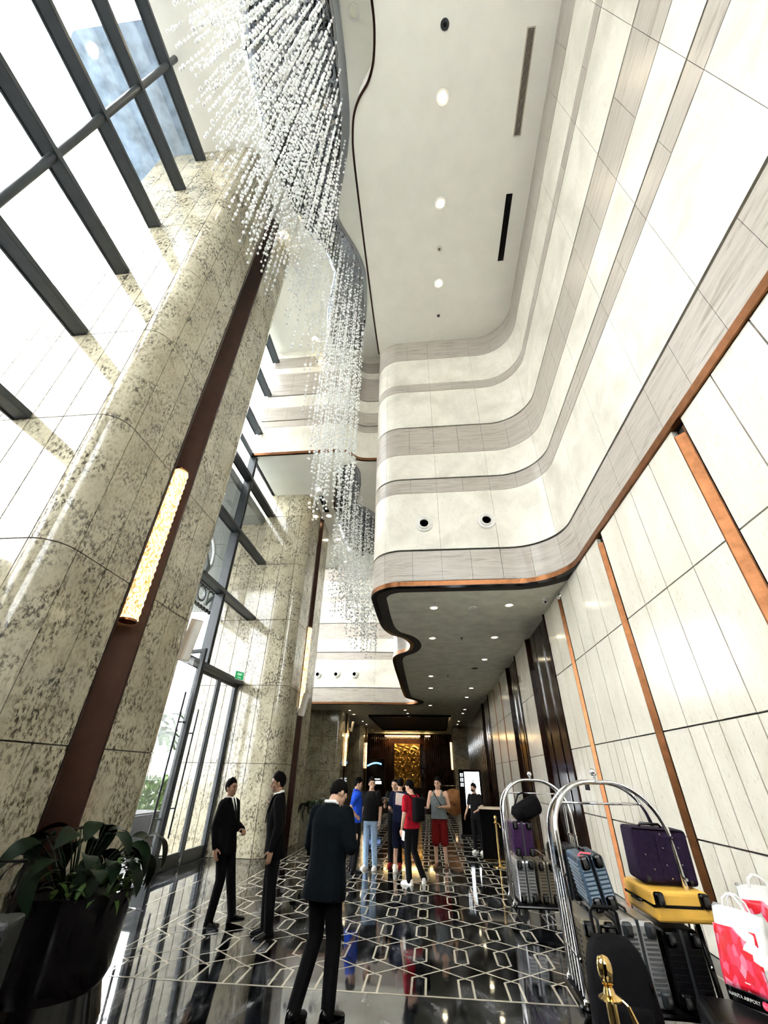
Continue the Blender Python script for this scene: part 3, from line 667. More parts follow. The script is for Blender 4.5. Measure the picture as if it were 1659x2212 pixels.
t = NT('exit_letters'); n_ = t.noise(t.pos(), 4, 2); t.set((0.8, 0.9, 0.8), 0.4); t.l(t.ramp(n_, ((0.3, (0.7, 1.0, 0.75)), (0.7, (0.75, 1.0, 0.8)))), t.b.inputs['Emission Color']); t.b.inputs['Emission Strength'].default_value = 0.45; M['exit_txt'] = t.m
ex = empty('exit_sign', (XW + 0.24, 11.78, 4.03), R(90)); tag(ex, 'small green lit exit sign on the transom above the doors', 'sign')
ex.rotation_euler.z = R(65)
MB().box(-0.16, 0.16, -0.015, 0.025, -0.11, 0.11).build('casing', M['plastic_white'], ex, bevel=0.006)
MB().box(-0.145, 0.145, -0.019, -0.014, -0.095, 0.095).build('face', M['exit'], ex)
text('lettering', 'EXIT', 0.085, M['exit_txt'], ex, (0, -0.0195, 0.03), (R(90), 0, 0), bold=0.0); text('lettering', 'LỐI RA', 0.042, M['exit_txt'], ex, (0, -0.0195, -0.055), (R(90), 0, 0), bold=0.0)

# ------------------------------------------------------------------ outside
grass = plain('outdoor_paving', (0.11, 0.11, 0.107), 0.8, 0, 0.15, 1.2)
g = MB().box(-120, -5.75, -60, 120, -0.3, -0.02).build('ground', grass); struct(g, 'pale paving outside the glass doors', 'ground')
blue = plain('soffit_stone_blue_glare', (0.36, 0.47, 0.62), 0.35, 0, 0.45, 3.0)  # blue of reflection and overexposure put into the stone colour
cp = empty('entrance_canopy', (-6.6, 5, ZL + 0.02)); struct(cp, 'stone roof overhang outside the upper window with blue glare in its colour', 'canopy')
def rounded(x0, x1, y0, y1, r): return arc(x0 + r, y0 + r, r, math.pi, 1.5 * math.pi) + [(x1, y0), (x1, y1), (x0, y1)]
MB().prism(rounded(-1.22, 1.0, -3.85, 3.0, 0.35), 0, 0.5).build('slab', blue, cp)
MB().lathe([(0.12, -0.005), (0.10, -0.02), (0.001, -0.02)], 20).build('lamp', M['lamp'], cp, loc=(-0.75, -3.5, 0))
pc = empty('entrance_canopy', (0, 0, 9.35)); struct(pc, 'grey panelled underside of the driveway canopy outside the entrance doors', 'canopy')
cpm = plain('grey_canopy_panel', (0.33, 0.36, 0.35), 0.45, 0, 0.06)
MB().box(-14.0, -5.72, P1 + 2.2, P2 + 8, 0.05, 0.30).build('roof_slab', cpm, pc)
for i in range(6):
    for j in range(8):
        MB().box(0, 1.35, 0, 1.93, 0, 0.06).build('soffit_panel', cpm, pc, loc=(-13.98 + 1.372 * i, P1 + 2.25 + 1.96 * j, 0))
# illuminated-letter sign seen from behind
sg = empty('sign_lettering', (-6.6, 10.9, 6.6)); tag(sg, 'reversed channel letters and ring logo outside the glass above the doors', 'sign')
sgm = plain('sign_grey', (0.20, 0.23, 0.23), 0.5); sgw = plain('sign_white', (0.75, 0.78, 0.78), 0.4)
ring = [(0, 0.75 * math.cos(a) - 0.55, 0.75 + 0.75 * math.sin(a)) for a in [R(x) for x in range(-110, 120, 10)]]
MB().tube(ring, 0.05, 8).build('ring', sgw, sg, smooth=True)
MB().tube([(0, -0.6, 1.0), (0, -0.25, 0.75), (0, -0.05, 0.45), (0, -0.15, 0.15), (0, -0.45, 0.05), (0, -0.75, 0.2)], [0.02, 0.07, 0.12, 0.13, 0.08, 0.02], 8).build('swirl', sgm, sg, smooth=True)
MB().box(-0.02, 0.02, -1.6, 1.1, -0.78, -0.72).box(-0.02, 0.02, -1.6, 1.1, -0.14, -0.10).build('rail', sgm, sg)
for k in range(14): MB().box(-0.04, 0.03, -0.05, 0.05, -0.80, -0.70).build('clip', M['black'], sg, loc=(0, -1.5 + k * 0.19, 0))
for k in range(14): MB().box(-0.04, 0.03, -0.05, 0.05, -0.16, -0.08).build('clip', M['black'], sg, loc=(0, -1.5 + k * 0.19, 0))
text('letters', 'NOVO', 0.72, sgm, sg, (0, -0.2, -0.43), (R(90), 0, R(-90)), 0.04)
leafm = plain('outdoor_leaf', (0.035, 0.085, 0.02), 0.5, 0, 0.5, 3); trunkm = plain('palm_trunk', (0.20, 0.15, 0.10), 0.8, 0, 0.3, 9)
def frond(mb, base, az, el, L, droop, w=0.10):
    d = Vector((math.cos(az), math.sin(az), 0)); pts = []
    for k in range(9):
        u = k / 8; pts.append(base + d * (L * u * math.cos(el)) + Vector((0, 0, L * u * math.sin(el) - droop * u * u)))
    s = Vector((-d.y, d.x, 0))
    for k in range(8):
        for sg_ in (-1, 1):
            for q in (0, 0.25, 0.5, 0.75):
                a = pts[k].lerp(pts[k + 1], q); t_ = (pts[k + 1] - pts[k]).normalized(); ll = (0.55 - 0.4 * abs((k + q) / 8 - 0.35)) * L * 0.4
                tip = a + s * sg_ * ll + t_ * ll * 0.6 + Vector((0, 0, -ll * 0.35)); b = a + t_ * w * 1.1
                mb.add([a, b, tip], [(0, 1, 2)])
    mb.tube(pts, [0.02 - 0.0018 * k for k in range(9)], 5)
def palm(x, y, h, L, label):
    o = empty('palm_tree', (x, y, -0.02)); tag(o, label, 'tree')
    MB().tube([(0, 0, 0), (0.06, 0.02, h * 0.5), (0.02, 0, h)], [0.16, 0.12, 0.10], 10).build('trunk', trunkm, o, smooth=True)
    for k in range(16):
        mb = MB(); frond(mb, Vector((0.02, 0, h)), k * 2.4, R(15 + 50 * random.random()), L * (0.8 + 0.4 * random.random()), L * (0.5 + 0.4 * random.random())); mb.build('frond', leafm, o)
palm(-12.4, 20.0, 3.2, 1.7, 'palm tree seen through the open glass door')
palm(-16.5, 26.5, 4.4, 2.2, 'taller palm tree behind, outside the entrance')
def bush(x, y, r, h, label, mat=None):
    o = empty('shrub', (x, y, -0.02)); tag(o, label, 'shrub', 'shrubs outside the doors'); mb = MB()
    for k in range(900):
        a, b = random.random() * 6.28, random.random(); rr = r * math.sqrt(random.random()); z = h * b
        p = Vector((rr * math.cos(a) * (1.1 - 0.6 * b), rr * math.sin(a) * (1.1 - 0.6 * b), z)); d = Vector((math.cos(a), math.sin(a), 0.8)).normalized() * (0.2 + 0.15 * random.random())
        s_ = d.cross(Vector((random.random() - 0.5, random.random() - 0.5, random.random()))).normalized() * 0.07
        mb.add([p, p + d * 0.5 + s_, p + d, p + d * 0.5 - s_], [(0, 1, 2, 3)])
    tag(mb.build('foliage', mat or leafm, o), kind='stuff'); MB().tube([(0, 0, 0), (0.02, 0, h * 0.6)], [0.04, 0.02], 6).build('stem', trunkm, o)
lime = plain('lime_leaf', (0.09, 0.16, 0.035), 0.5, 0, 0.4, 3)
bush(-11.0, 18.4, 1.2, 1.5, 'lime green shrub outside just past the open door leaf', lime); bush(-14.9, 22.6, 1.1, 2.2, 'dark green shrub under the palm outside'); bush(-18.6, 27.6, 1.4, 1.9, 'mid green shrub beyond the palms outside', lime)
pb = empty('planter_box', (-8.2, 13.2, -0.02)); tag(pb, 'low charcoal planter box outside the entrance doors', 'planter')
MB().box(-0.5, 0.5, -1.0, 1.0, 0, 0.75).build('box', M['frame'], pb, bevel=0.02); MB().box(-0.45, 0.45, -0.95, 0.95, 0.74, 0.78).build('soil', M['black'], pb)

# ------------------------------------------------------------------ rear lobby
def rear_fins(x0, x1, n):
    for k in range(n):
        x = x0 + (x1 - x0) * k / (n - 1); MB().prism(arc(0, 0, 0.09, math.pi, 2 * math.pi, 8), 0, ZS).build('wood_reed', M['wood'], wrear, smooth=True, loc=(x, 47.9, 0))
rear_fins(-6.6, -4.1, 14); rear_fins(-0.4, 3.0, 18)
gold = plain('gold_leaf', (0.42, 0.26, 0.07), 0.42, 0.85, 0.55, 4)
mu = empty('relief_panel', (-2.27, 47.85, 0)); tag(mu, 'tall gold relief panel of mountains and rooftops on the rear wall', 'artwork')
MB().box(-1.36, 1.36, -0.06, 0.05, 0.75, 4.58).build('backboard', M['bronze'], mu)
mb = MB(); NX, NZ = 44, 62
def relief_h(i, j):
    u, v = i / NX, j / NZ
    if v > 0.80: return 0.05 + 0.05 * abs(math.sin(9 * u + 3 * math.sin(14 * v))) * (1 if math.sin(22 * v + 5 * math.sin(6 * u)) > -0.3 else 0.2)
    h = ((i // 2) * 7 + (j // (4 + (i // 2) % 4)) * 13 + (i // 2) * (j // 6) * 3) % 11
    return (0.02, 0.10, 0.05, 0.12, 0.03, 0.09, 0.015, 0.07, 0.02, 0.11, 0.04)[h] + 0.015 * math.sin(i * 1.7) * math.sin(j * 1.3)
vs = [(-1.28 + 2.56 * i / NX, -0.06 - relief_h(i, j), 0.82 + 3.68 * j / NZ) for j in range(NZ + 1) for i in range(NX + 1)]
mb.add(vs, [(j * (NX + 1) + i, j * (NX + 1) + i + 1, (j + 1) * (NX + 1) + i + 1, (j + 1) * (NX + 1) + i) for j in range(NZ) for i in range(NX)]); mb.build('relief', gold, mu)
cv = empty('cove_light', (-2.3, 47.55, 5.18)); tag(cv, 'bright warm linear cove light above the gold relief', 'light')
MB().box(-2.2, 1.35, -0.06, 0.06, -0.03, 0.03).build('diffuser', M['cove'], cv); MB().box(-2.3, 1.45, 0.06, 0.30, -0.10, 0.12).build('housing', M['bronze'], cv)
cv2 = empty('cove_light', (-0.15, 47.55, 5.18)); tag(cv2, 'short warm cove light segment beside the long one', 'light'); MB().box(-0.25, 0.25, -0.06, 0.06, -0.03, 0.03).build('diffuser', M['cove'], cv2); MB().box(-0.3, 0.3, 0.06, 0.3, -0.1, 0.12).build('housing', M['bronze'], cv2)
al = bpy.data.lights.new('cove_beam', 'AREA'); al.shape = 'RECTANGLE'; al.size = 3.4; al.size_y = 0.08; al.energy = 70; al.color = (1.0, 0.66, 0.28); ao = bpy.data.objects.new('cove_beam', al); COL.objects.link(ao); ao.parent = cv; ao.location = (-0.4, -0.15, -0.08); ao.rotation_euler = (R(20), 0, 0)
mb = MB(); X0, X1, Y0_, Y1_ = -4.3, 1.6, 32.5, 43.0
for a in ((X0, X1, Y0_, Y0_ + 0.12), (X0, X1, Y1_ - 0.12, Y1_), (X0, X0 + 0.12, Y0_, Y1_), (X1 - 0.12, X1, Y0_, Y1_)): mb.box(*a, ZS - 0.14, ZS)
mb.build('coffer_frame', M['gloss_black'], cl); MB().box(X0, X1, Y0_, Y1_, ZS - 0.02, ZS - 0.003).build('coffer_panel', M['core'], cl)
# right rear pier and its lamp
rp = MB().box(2.0, 3.28, 40.2, 43.0, 0, ZS).build('wall_pier', M['granite'], bevel=0.05); struct(rp, 'dark granite pier on the panel wall side of the rear lobby', 'pillar')
sconce(1.86, 41.2, 2.2, 4.3, 'glowing lamp on the rear pier near the illuminated kiosk', 0.09)
# digital kiosk
kk = empty('display_kiosk', (1.42, 18.0, 0), R(-6)); tag(kk, 'tall black display kiosk with a white lit screen', 'display')
MB().box(-0.40, 0.40, -0.04, 0.06, 0.05, 1.95).build('casing', M['gloss_black'], kk, bevel=0.01); MB().box(-0.45, 0.45, -0.18, 0.2, 0, 0.05).build('base', M['black'], kk, bevel=0.01)
MB().box(-0.19, 0.34, -0.046, -0.04, 0.80, 1.88).build('screen', M['screen'], kk)
teal = plain('teal_print', (0.02, 0.16, 0.18), 0.5); e = empty('print', (0.12, -0.048, 1.47), 0, kk)
bpy.data.objects.remove(e)
mb = MB(); mb.box(-0.15, 0.34, -0.0485, -0.046, 1.474, 1.484); mb.ball((0.12, -0.047, 1.46), 0.045, 8, 6, (1, 0.05, 1)); mb.ball((0.11, -0.047, 1.60), 0.022, 8, 6, (1, 0.08, 1.4)); mb.ball((0.13, -0.047, 1.33), 0.018, 8, 6, (1, 0.08, 1.8))
for a in (-1, 1): mb.tube([(0.12, -0.047, 1.47), (0.12 + a * 0.07, -0.047, 1.52), (0.12 + a * 0.10, -0.047, 1.44), (0.12 + a * 0.05, -0.047, 1.40)], 0.006, 5)
mb.build('screen_print', teal, kk)
for k in range(3):
    zc = 1.78 - 0.15 * k; mb = MB()
    for q in ((-0.34, -0.24, zc + 0.035, zc + 0.05), (-0.34, -0.24, zc - 0.05, zc - 0.035), (-0.34, -0.325, zc - 0.05, zc + 0.05), (-0.255, -0.24, zc - 0.05, zc + 0.05), (-0.32, -0.26, zc - 0.008, zc + 0.008)): mb.box(q[0], q[1], -0.0425, -0.04, q[2], q[3])
    mb.build('screen_glyph', M['screen'], kk)
# blue-lit screen far behind
bs_ = empty('wall_screen', (-4.55, 40.0, 1.9)); tag(bs_, 'dark screen with a glowing blue and white arc at the rear of the lobby', 'display')
MB().box(-0.75, 0.75, 0, 0.08, -1.1, 1.0).build('casing', M['gloss_black'], bs_)
MB().tube([(-0.7 + 0.1 * k, -0.02, 0.5 + 0.22 * math.sin(k * 0.21)) for k in range(13)], 0.07, 6).build('arc', M['screen_blue'], bs_); MB().box(-0.3, 0.5, -0.03, 0, -0.75, -0.55).box(-0.2, 0.4, -0.03, 0, -0.45, -0.38).build('caption', M['screen'], bs_)
MB().box(-0.3, 0.3, -0.1, 0.2, -1.9, -1.1).build('stand', M['black'], bs_)
# gong
gg = empty('gong', (0.90, 20.6, 0), R(-8)); tag(gg, 'brown metal gong with a central boss on a low stand', 'gong'); gm = plain('gong_bronze', (0.26, 0.11, 0.04), 0.4, 0.7, 0.3, 8)
MB().lathe([(0.001, 0.09), (0.07, 0.08), (0.12, 0.03), (0.14, 0.02), (0.40, 0.02), (0.45, 0.0), (0.45, -0.06), (0.43, -0.06)], 40, Matrix.Translation((0, 0, 0.86)) @ RX).build('disc', gm, gg, smooth=True)
mb = MB(); mb.tube([(-0.5, 0, 0), (-0.5, 0, 1.4), (0.5, 0, 1.4), (0.5, 0, 0)], 0.03, 8); mb.box(-0.55, -0.45, -0.2, 0.2, 0, 0.05); mb.box(0.45, 0.55, -0.2, 0.2, 0, 0.05); mb.build('stand', M['wood'], gg)
mb = MB(); mb.tube([(-0.2, 0.01, 1.4), (-0.2, 0.01, 1.26)], 0.008, 6); mb.tube([(0.2, 0.01, 1.4), (0.2, 0.01, 1.26)], 0.008, 6); mb.build('cord', M['black'], gg)

# small fittings on the panel wall
sw = empty('wall_switch', (XR - 0.002, 11.0, 1.62), 0); sw.location = (XR - 0.002, 10.45, 1.60); tag(sw, 'small black control plate on the cream panel wall behind the farther cart', 'switch')
MB().box(-0.015, 0.002, -0.13, 0.13, -0.08, 0.08).build('plate', M['black'], sw, bevel=0.004); MB().box(-0.018, -0.014, -0.05, 0.05, -0.03, 0.03).build('display', M['gloss_black'], sw)
# ------------------------------------------------------------------ luggage carts
def arch(x0, x1, yb, yt, z0, zt, rc=0.42):
    pts = [(x0, yb, z0)]; zc = zt - rc
    for k in range(13):
        a = math.pi - math.pi / 2 * k / 12; z = zc + rc * math.sin(a); pts.append((x0 + rc + rc * math.cos(a), yb + (yt - yb) * max(0, (z - z0) / (zt - z0)) ** 2.2, z))
    for k in range(13):
        a = math.pi / 2 - math.pi / 2 * k / 12; z = zc + rc * math.sin(a); pts.append((x1 - rc + rc * math.cos(a), yb + (yt - yb) * max(0, (z - z0) / (zt - z0)) ** 2.2, z))
    pts.append((x1, yb, z0)); return pts
tyre = plain('black_rubber', (0.012, 0.012, 0.012), 0.7); carpet = plain('black_carpet', (0.006, 0.006, 0.007), 0.9, spec=0.1)
def luggage_cart(x, y, label, rz=0.0):
    """origin at the left near corner of the deck footprint; long side along +X"""
    L, W, ZD = 1.10, 0.60, 0.20
    o = empty('luggage_cart', (x, y, 0), rz); tag(o, label, 'luggage cart', 'chrome luggage carts')
    rr = 0.07; pl = arc(rr, rr, rr, math.pi, 1.5 * math.pi, 4) + arc(L - rr, rr, rr, 1.5 * math.pi, 2 * math.pi, 4) + arc(L - rr, W - rr, rr, 0, 0.5 * math.pi, 4) + arc(rr, W - rr, rr, 0.5 * math.pi, math.pi, 4)
    MB().prism(pl, ZD - 0.04, ZD).build('deck', carpet, o)
    MB().tube([(p[0], p[1], ZD - 0.02) for p in pl], 0.022, 8, closed=True).build('bumper', M['gloss_black'], o, smooth=True)
    a0, a1, ym = 0.045, L - 0.045, W / 2
    for yb in (0.03, W - 0.03):
        MB().tube(arch(a0, a1, yb, ym + (yb - ym) * 0.22, ZD, 1.68), 0.021, 14).build('arch', M['chrome'], o, smooth='all')
    MB().box(L / 2 - 0.03, L / 2 + 0.03, ym - 0.085, ym + 0.085, 1.668, 1.692).build('top_joint', M['chrome'], o, bevel=0.006)
    mb = MB(); mb.lathe([(0.012, 1.69), (0.012, 1.725), (0.022, 1.73), (0.001, 1.735)], 14, Matrix.Translation((L / 2, ym, 0))); mb.ball((L / 2, ym, 1.765), 0.036, 18, 12); mb.build('finial', M['chrome'], o, smooth='all')
    bar = MB(); bar.tube([(0.17, ym, 1.50), (L - 0.17, ym, 1.50)], 0.011, 10); bar.ball((0.165, ym, 1.50), 0.018); bar.ball((L - 0.165, ym, 1.50), 0.018); bar.build('hanging_bar', M['chrome'], o, smooth='all')
    for s in (0.17, L - 0.17): MB().tube([(s, ym, 1.50), (s + (0.03 if s < L / 2 else -0.03), ym, 1.60)], 0.007, 8).build('bar_hook', M['chrome'], o)
    for e in (a0, a1):
        for z in (0.44, 0.98): MB().tube([(e, 0.03, z), (e, W - 0.03, z)], 0.011, 8).build('cross_rail', M['chrome'], o, smooth=True)
        for k in range(4): yy = 0.03 + (W - 0.06) * (k + 1) / 5; MB().tube([(e, yy, ZD), (e, yy, 0.98)], 0.009, 8).build('side_rod', M['chrome'], o, smooth=True)
        for yb in (0.03, W - 0.03): MB().lathe([(0.036, ZD), (0.034, ZD + 0.02), (0.022, ZD + 0.03)], 14, Matrix.Translation((e, yb, 0))).build('socket', M['chrome'], o, smooth=True)
    for cx in (0.13, L - 0.13):
        for cy in (0.11, W - 0.11):
            w_ = MB().lathe([(0.05, -0.016), (0.078, -0.016), (0.085, 0), (0.078, 0.016), (0.05, 0.016)], 24, Matrix.Translation((cx + 0.02, cy, 0.086)) @ RX).build('caster', tyre, o, smooth=True)
            MB().lathe([(0.001, -0.018), (0.052, -0.012), (0.052, 0.012), (0.001, 0.018)], 18, Matrix.Translation((cx + 0.02, cy, 0.086)) @ RX).build('hub', M['chrome'], w_, smooth=True)
            MB().box(cx - 0.02, cx + 0.035, cy - 0.026, cy - 0.019, 0.08, 0.165).box(cx - 0.02, cx + 0.035, cy + 0.019, cy + 0.026, 0.08, 0.165).box(cx - 0.035, cx + 0.045, cy - 0.035, cy + 0.035, 0.155, 0.165).build('fork', M['chrome'], w_)
    return o
luggage_cart(1.13, 4.95, 'near chrome luggage cart with tall arches stacked with the yellow suitcase', R(-1.5))
luggage_cart(1.08, 8.00, 'farther chrome luggage cart with the hanging black duffel bag', R(-1.5))

# ------------------------------------------------------------------ suitcases
def hard_case(loc, dims, mat, label, rot=(0, 0, 0), ribs=10, trim=None, wheel_mat=None, seam=None, flat=False, rib_mat=None):
    """box of dims (x, y, z) standing at loc (corner-centred base), wheel end towards -Y"""
    w, d, h = dims; trim = trim or M['gloss_black']; seam = seam or M['frame']
    o = empty('suitcase', loc); o.rotation_euler = rot; tag(o, label, 'suitcase')
    MB().box(-w / 2, w / 2, -d / 2, d / 2, 0, h).build('shell', mat, o, bevel=min(0.035, w * 0.12, h * 0.16), seg=3)
    if flat:
        MB().box(-w / 2 - 0.004, w / 2 + 0.004, -d / 2 - 0.004, d / 2 + 0.004, h * 0.46, h * 0.56).build('zip_band', seam, o, bevel=0.004)
    else:
        MB().box(-0.012, 0.012, -d / 2 - 0.004, d / 2 + 0.004, -0.002, h + 0.004).build('zip_band', seam, o, bevel=0.004)
    for k in range(ribs):
        if flat: break
        z = h * 0.17 + (h * 0.66) * k / (ribs - 1)
        for s in (-1, 1):
            MB().box(min(s * w * 0.09, s * w * 0.42), max(s * w * 0.09, s * w * 0.42), -d / 2 - 0.009, -d / 2 + 0.01, z - 0.008, z + 0.008).build('rib', rib_mat or mat, o)
        MB().box(-w / 2 - 0.007, -w / 2 + 0.01, -d / 2 + 0.06, d / 2 - 0.06, z - 0.008, z + 0.008).build('rib', rib_mat or mat, o)
    for sx in (-1, 1):
        for zz in ((0.12, 0.88) if not flat else (0.75,)):
            cx = sx * (w / 2 - 0.055); cz = h * zz if not flat else h * 0.72
            wh = MB().box(cx - 0.04, cx + 0.04, -d / 2 - 0.028, -d / 2 + 0.03, cz - 0.05, cz + 0.05).build('wheel_housing', trim, o, bevel=0.02)
            MB().lathe([(0.001, -0.015), (0.03, -0.015), (0.034, 0), (0.03, 0.015), (0.001, 0.015)], 14, Matrix.Translation((cx, -d / 2 - 0.045, cz)) @ Matrix.Rotation(R(90), 4, 'Y')).build('wheel', tyre, wh, smooth=True)
    mb = MB()
    if flat: mb.tube([(-w / 2 - 0.005, -0.09, h * 0.5), (-w / 2 - 0.03, -0.07, h * 0.5), (-w / 2 - 0.03, 0.07, h * 0.5), (-w / 2 - 0.005, 0.09, h * 0.5)], 0.011, 8)
    else: mb.tube([(0.0, -0.11, h), (0.0, -0.09, h + 0.025), (0.0, 0.09, h + 0.025), (0.0, 0.11, h)], 0.011, 8)
    mb.build('carry_handle', trim, o, smooth=True)
    return o
alu = plain('brushed_silver_shell', (0.52, 0.53, 0.54), 0.28, 0.7, 0.06); taupe = plain('taupe_metal_shell', (0.30, 0.26, 0.19), 0.3, 0.6, 0.1)
steel = plain('blue_grey_shell', (0.085, 0.14, 0.21), 0.25, 0.35, 0.08); yellow = plain('yellow_shell', (0.78, 0.45, 0.07), 0.38, 0, 0.06)
plum = plain('plum_shell', (0.042, 0.016, 0.062), 0.22, 0, 0.1); navyf = plain('dark_purple_fabric', (0.016, 0.009, 0.026), 0.8, 0, 0.25, 30, spec=0.15)
blackshell = plain('black_shell', (0.005, 0.005, 0.006), 0.3, spec=0.25); blackfab = plain('black_nylon', (0.004, 0.004, 0.005), 0.75, 0, 0.3, 30, spec=0.1)
ZD = 0.202
ribdark = plain('rib_shade_grey', (0.16, 0.165, 0.17), 0.35, 0.6); ribtaupe = plain('rib_shade_taupe', (0.10, 0.085, 0.06), 0.35, 0.5); ribblue = plain('rib_reflection_blue', (0.30, 0.38, 0.46), 0.3, 0.3)  # dark tones paint shade between ribs, pale blue paints reflections on the wrap
hard_case((1.36, 5.28, ZD), (0.28, 0.66, 0.50), taupe, 'taupe ribbed suitcase at the end of the near cart beside the silver one', ribs=11, rib_mat=ribtaupe)
hard_case((1.68, 5.27, ZD), (0.29, 0.66, 0.51), alu, 'silver ribbed suitcase in the middle of the near cart', ribs=13, trim=M['frame'], rib_mat=ribdark)
b_ = hard_case((2.01, 5.27, ZD), (0.30, 0.64, 0.46), blackshell, 'glossy black suitcase on the near cart carrying the yellow one', ribs=9)
hard_case((2.075, 5.22, 0.705), (0.47, 0.62, 0.205), yellow, 'bright yellow suitcase lying flat on the black one', flat=True, seam=M['gloss_black'])
hard_case((1.50, 5.30, 0.745), (0.23, 0.55, 0.37), steel, 'blue grey suitcase leaning on top of the taupe and silver ones', (0, R(-9), R(-4)), ribs=9, seam=M['black'], rib_mat=ribblue)
hard_case((1.34, 8.33, ZD), (0.27, 0.52, 0.48), alu, 'silver ribbed suitcase on the farther cart under the plum one', ribs=10, rib_mat=ribdark)
hard_case((1.64, 8.33, ZD), (0.26, 0.52, 0.47), taupe, 'taupe suitcase on the farther cart next to the silver one', ribs=10, rib_mat=ribtaupe)
hard_case((1.37, 8.32, 0.722), (0.31, 0.48, 0.42), plum, 'glossy plum suitcase standing on the silver one on the farther cart', ribs=8)
hard_case((1.96, 8.32, ZD), (0.34, 0.50, 0.66), blackshell, 'dark suitcase at the wall end of the farther cart', ribs=8)
# soft dark purple case with studs
sc = empty('suitcase', (2.10, 5.24, 0.924)); sc.rotation_euler = (0, R(2), R(-5)); tag(sc, 'dark purple fabric suitcase standing on the yellow one', 'suitcase')
MB().box(-0.24, 0.24, -0.17, 0.17, 0.0, 0.40).build('body', navyf, sc, bevel=0.03, seg=3)
MB().box(-0.04, 0.22, -0.20, -0.165, 0.03, 0.36).build('front_pocket', navyf, sc, bevel=0.018)
mb = MB(); mb.tube([(-0.12, -0.05, 0.40), (-0.10, -0.05, 0.425), (0.06, -0.05, 0.425), (0.08, -0.05, 0.40)], 0.012, 8); mb.build('carry_handle', M['gloss_black'], sc, smooth=True)
for k, (a, b) in enumerate(((0.0, 0.36), (0.0, 0.26), (0.0, 0.14), (0.02, 0.05), (0.1, 0.34), (0.13, 0.27), (0.13, 0.15), (0.12, 0.07), (-0.15, 0.2), (-0.1, 0.1))): MB().ball((a, -0.203 if a >= 0 else -0.172, b), 0.0065, 8, 6).build('stud', M['chrome'], sc)
MB().box(-0.22, 0.22, -0.174, -0.168, 0.382, 0.392).build('zip', M['gloss_black'], sc)
for sx in (-1, 1): MB().lathe([(0.001, -0.012), (0.024, -0.012), (0.026, 0.012), (0.001, 0.012)], 12, Matrix.Translation((sx * 0.17, -0.185, 0.03)) @ Matrix.Rotation(R(90), 4, 'Y')).build('wheel', tyre, sc)
MB().tube([(-0.04, -0.26, 0.372), (-0.10, -0.27, 0.385), (-0.06, -0.24, 0.40), (0.02, -0.27, 0.385)], 0.012, 6, flat=0.3).build('pink_tag', plain('pink_ribbon', (0.75, 0.12, 0.16), 0.6), bpy.data.objects['suitcase.004'])
# black trolley backpack in front of the near cart
bp = empty('trolley_bag', (1.29, 4.43, 0), R(-6)); tag(bp, 'black soft trolley bag with raised handle in front of the near cart', 'bag')
mb = MB(); rings = []
for z, w_, d_ in ((0.02, 0.20, 0.13), (0.10, 0.225, 0.15), (0.35, 0.225, 0.15), (0.55, 0.205, 0.13), (0.66, 0.17, 0.11), (0.715, 0.12, 0.08), (0.73, 0.05, 0.04)):
    rings.append([(w_ * math.copysign(abs(math.cos(a)) ** 0.5, math.cos(a)), d_ * math.copysign(abs(math.sin(a)) ** 0.5, math.sin(a)), z) for a in [2 * math.pi * k / 20 for k in range(20)]])
vs = [p for r_ in rings for p in r_]; fs = [(j * 20 + i, j * 20 + (i + 1) % 20, (j + 1) * 20 + (i + 1) % 20, (j + 1) * 20 + i) for j in range(6) for i in range(20)] + [tuple(range(19, -1, -1)), tuple(120 + i for i in range(20))]
mb.add(vs, fs); mb.build('body', blackfab, bp, smooth='all')
MB().box(-0.15, 0.15, -0.19, -0.14, 0.08, 0.42).build('front_pocket', blackfab, bp, bevel=0.03, seg=3)
mb = MB(); mb.tube([(-0.095, 0.10, 0.4), (-0.095, 0.10, 0.83), (-0.07, 0.10, 0.86), (0.07, 0.10, 0.86), (0.095, 0.10, 0.83), (0.095, 0.10, 0.4)], 0.013, 8); mb.build('telescopic_handle', M['black'], bp, smooth=True)
mb = MB(); mb.tube([(-0.06, 0.02, 0.72), (-0.05, 0.02, 0.765), (0.05, 0.02, 0.765), (0.06, 0.02, 0.72)], 0.011, 8); mb.build('carry_handle', M['gloss_black'], bp, smooth=True)
MB().tube([(0.17, -0.10, 0.1), (0.18, -0.11, 0.5), (0.1, -0.09, 0.66)], 0.008, 6).build('piping', M['gloss_black'], bp)
for sx in (-1, 1): MB().lathe([(0.001, -0.015), (0.04, -0.015), (0.04, 0.015), (0.001, 0.015)], 14, Matrix.Translation((sx * 0.17, 0.12, 0.04)) @ Matrix.Rotation(R(90), 4, 'Y')).build('wheel', tyre, bp)
# hanging duffel on the farther cart
dz = empty('duffel_bag', (1.55, 8.16, 1.175)); dz.rotation_euler = (0, R(-22), 0); tag(dz, 'black duffel bag hanging from the bar of the farther cart', 'bag')
mb = MB(); mb.tube([(-0.24, 0, 0.11), (-0.20, 0, 0.125), (0, 0, 0.13), (0.16, 0, 0.14), (0.21, 0, 0.135)], [0.07, 0.12, 0.135, 0.135, 0.10], 16); mb.build('body', blackfab, dz, smooth='all')
MB().tube([(-0.16, 0, 0.24), (-0.04, 0.0, 0.345), (0.04, 0, 0.345), (0.13, 0, 0.26)], 0.012, 8).build('strap', blackfab, dz, smooth=True)
MB().box(-0.1, 0.1, -0.142, -0.12, 0.05, 0.2).build('pocket', blackfab, dz, bevel=0.01)
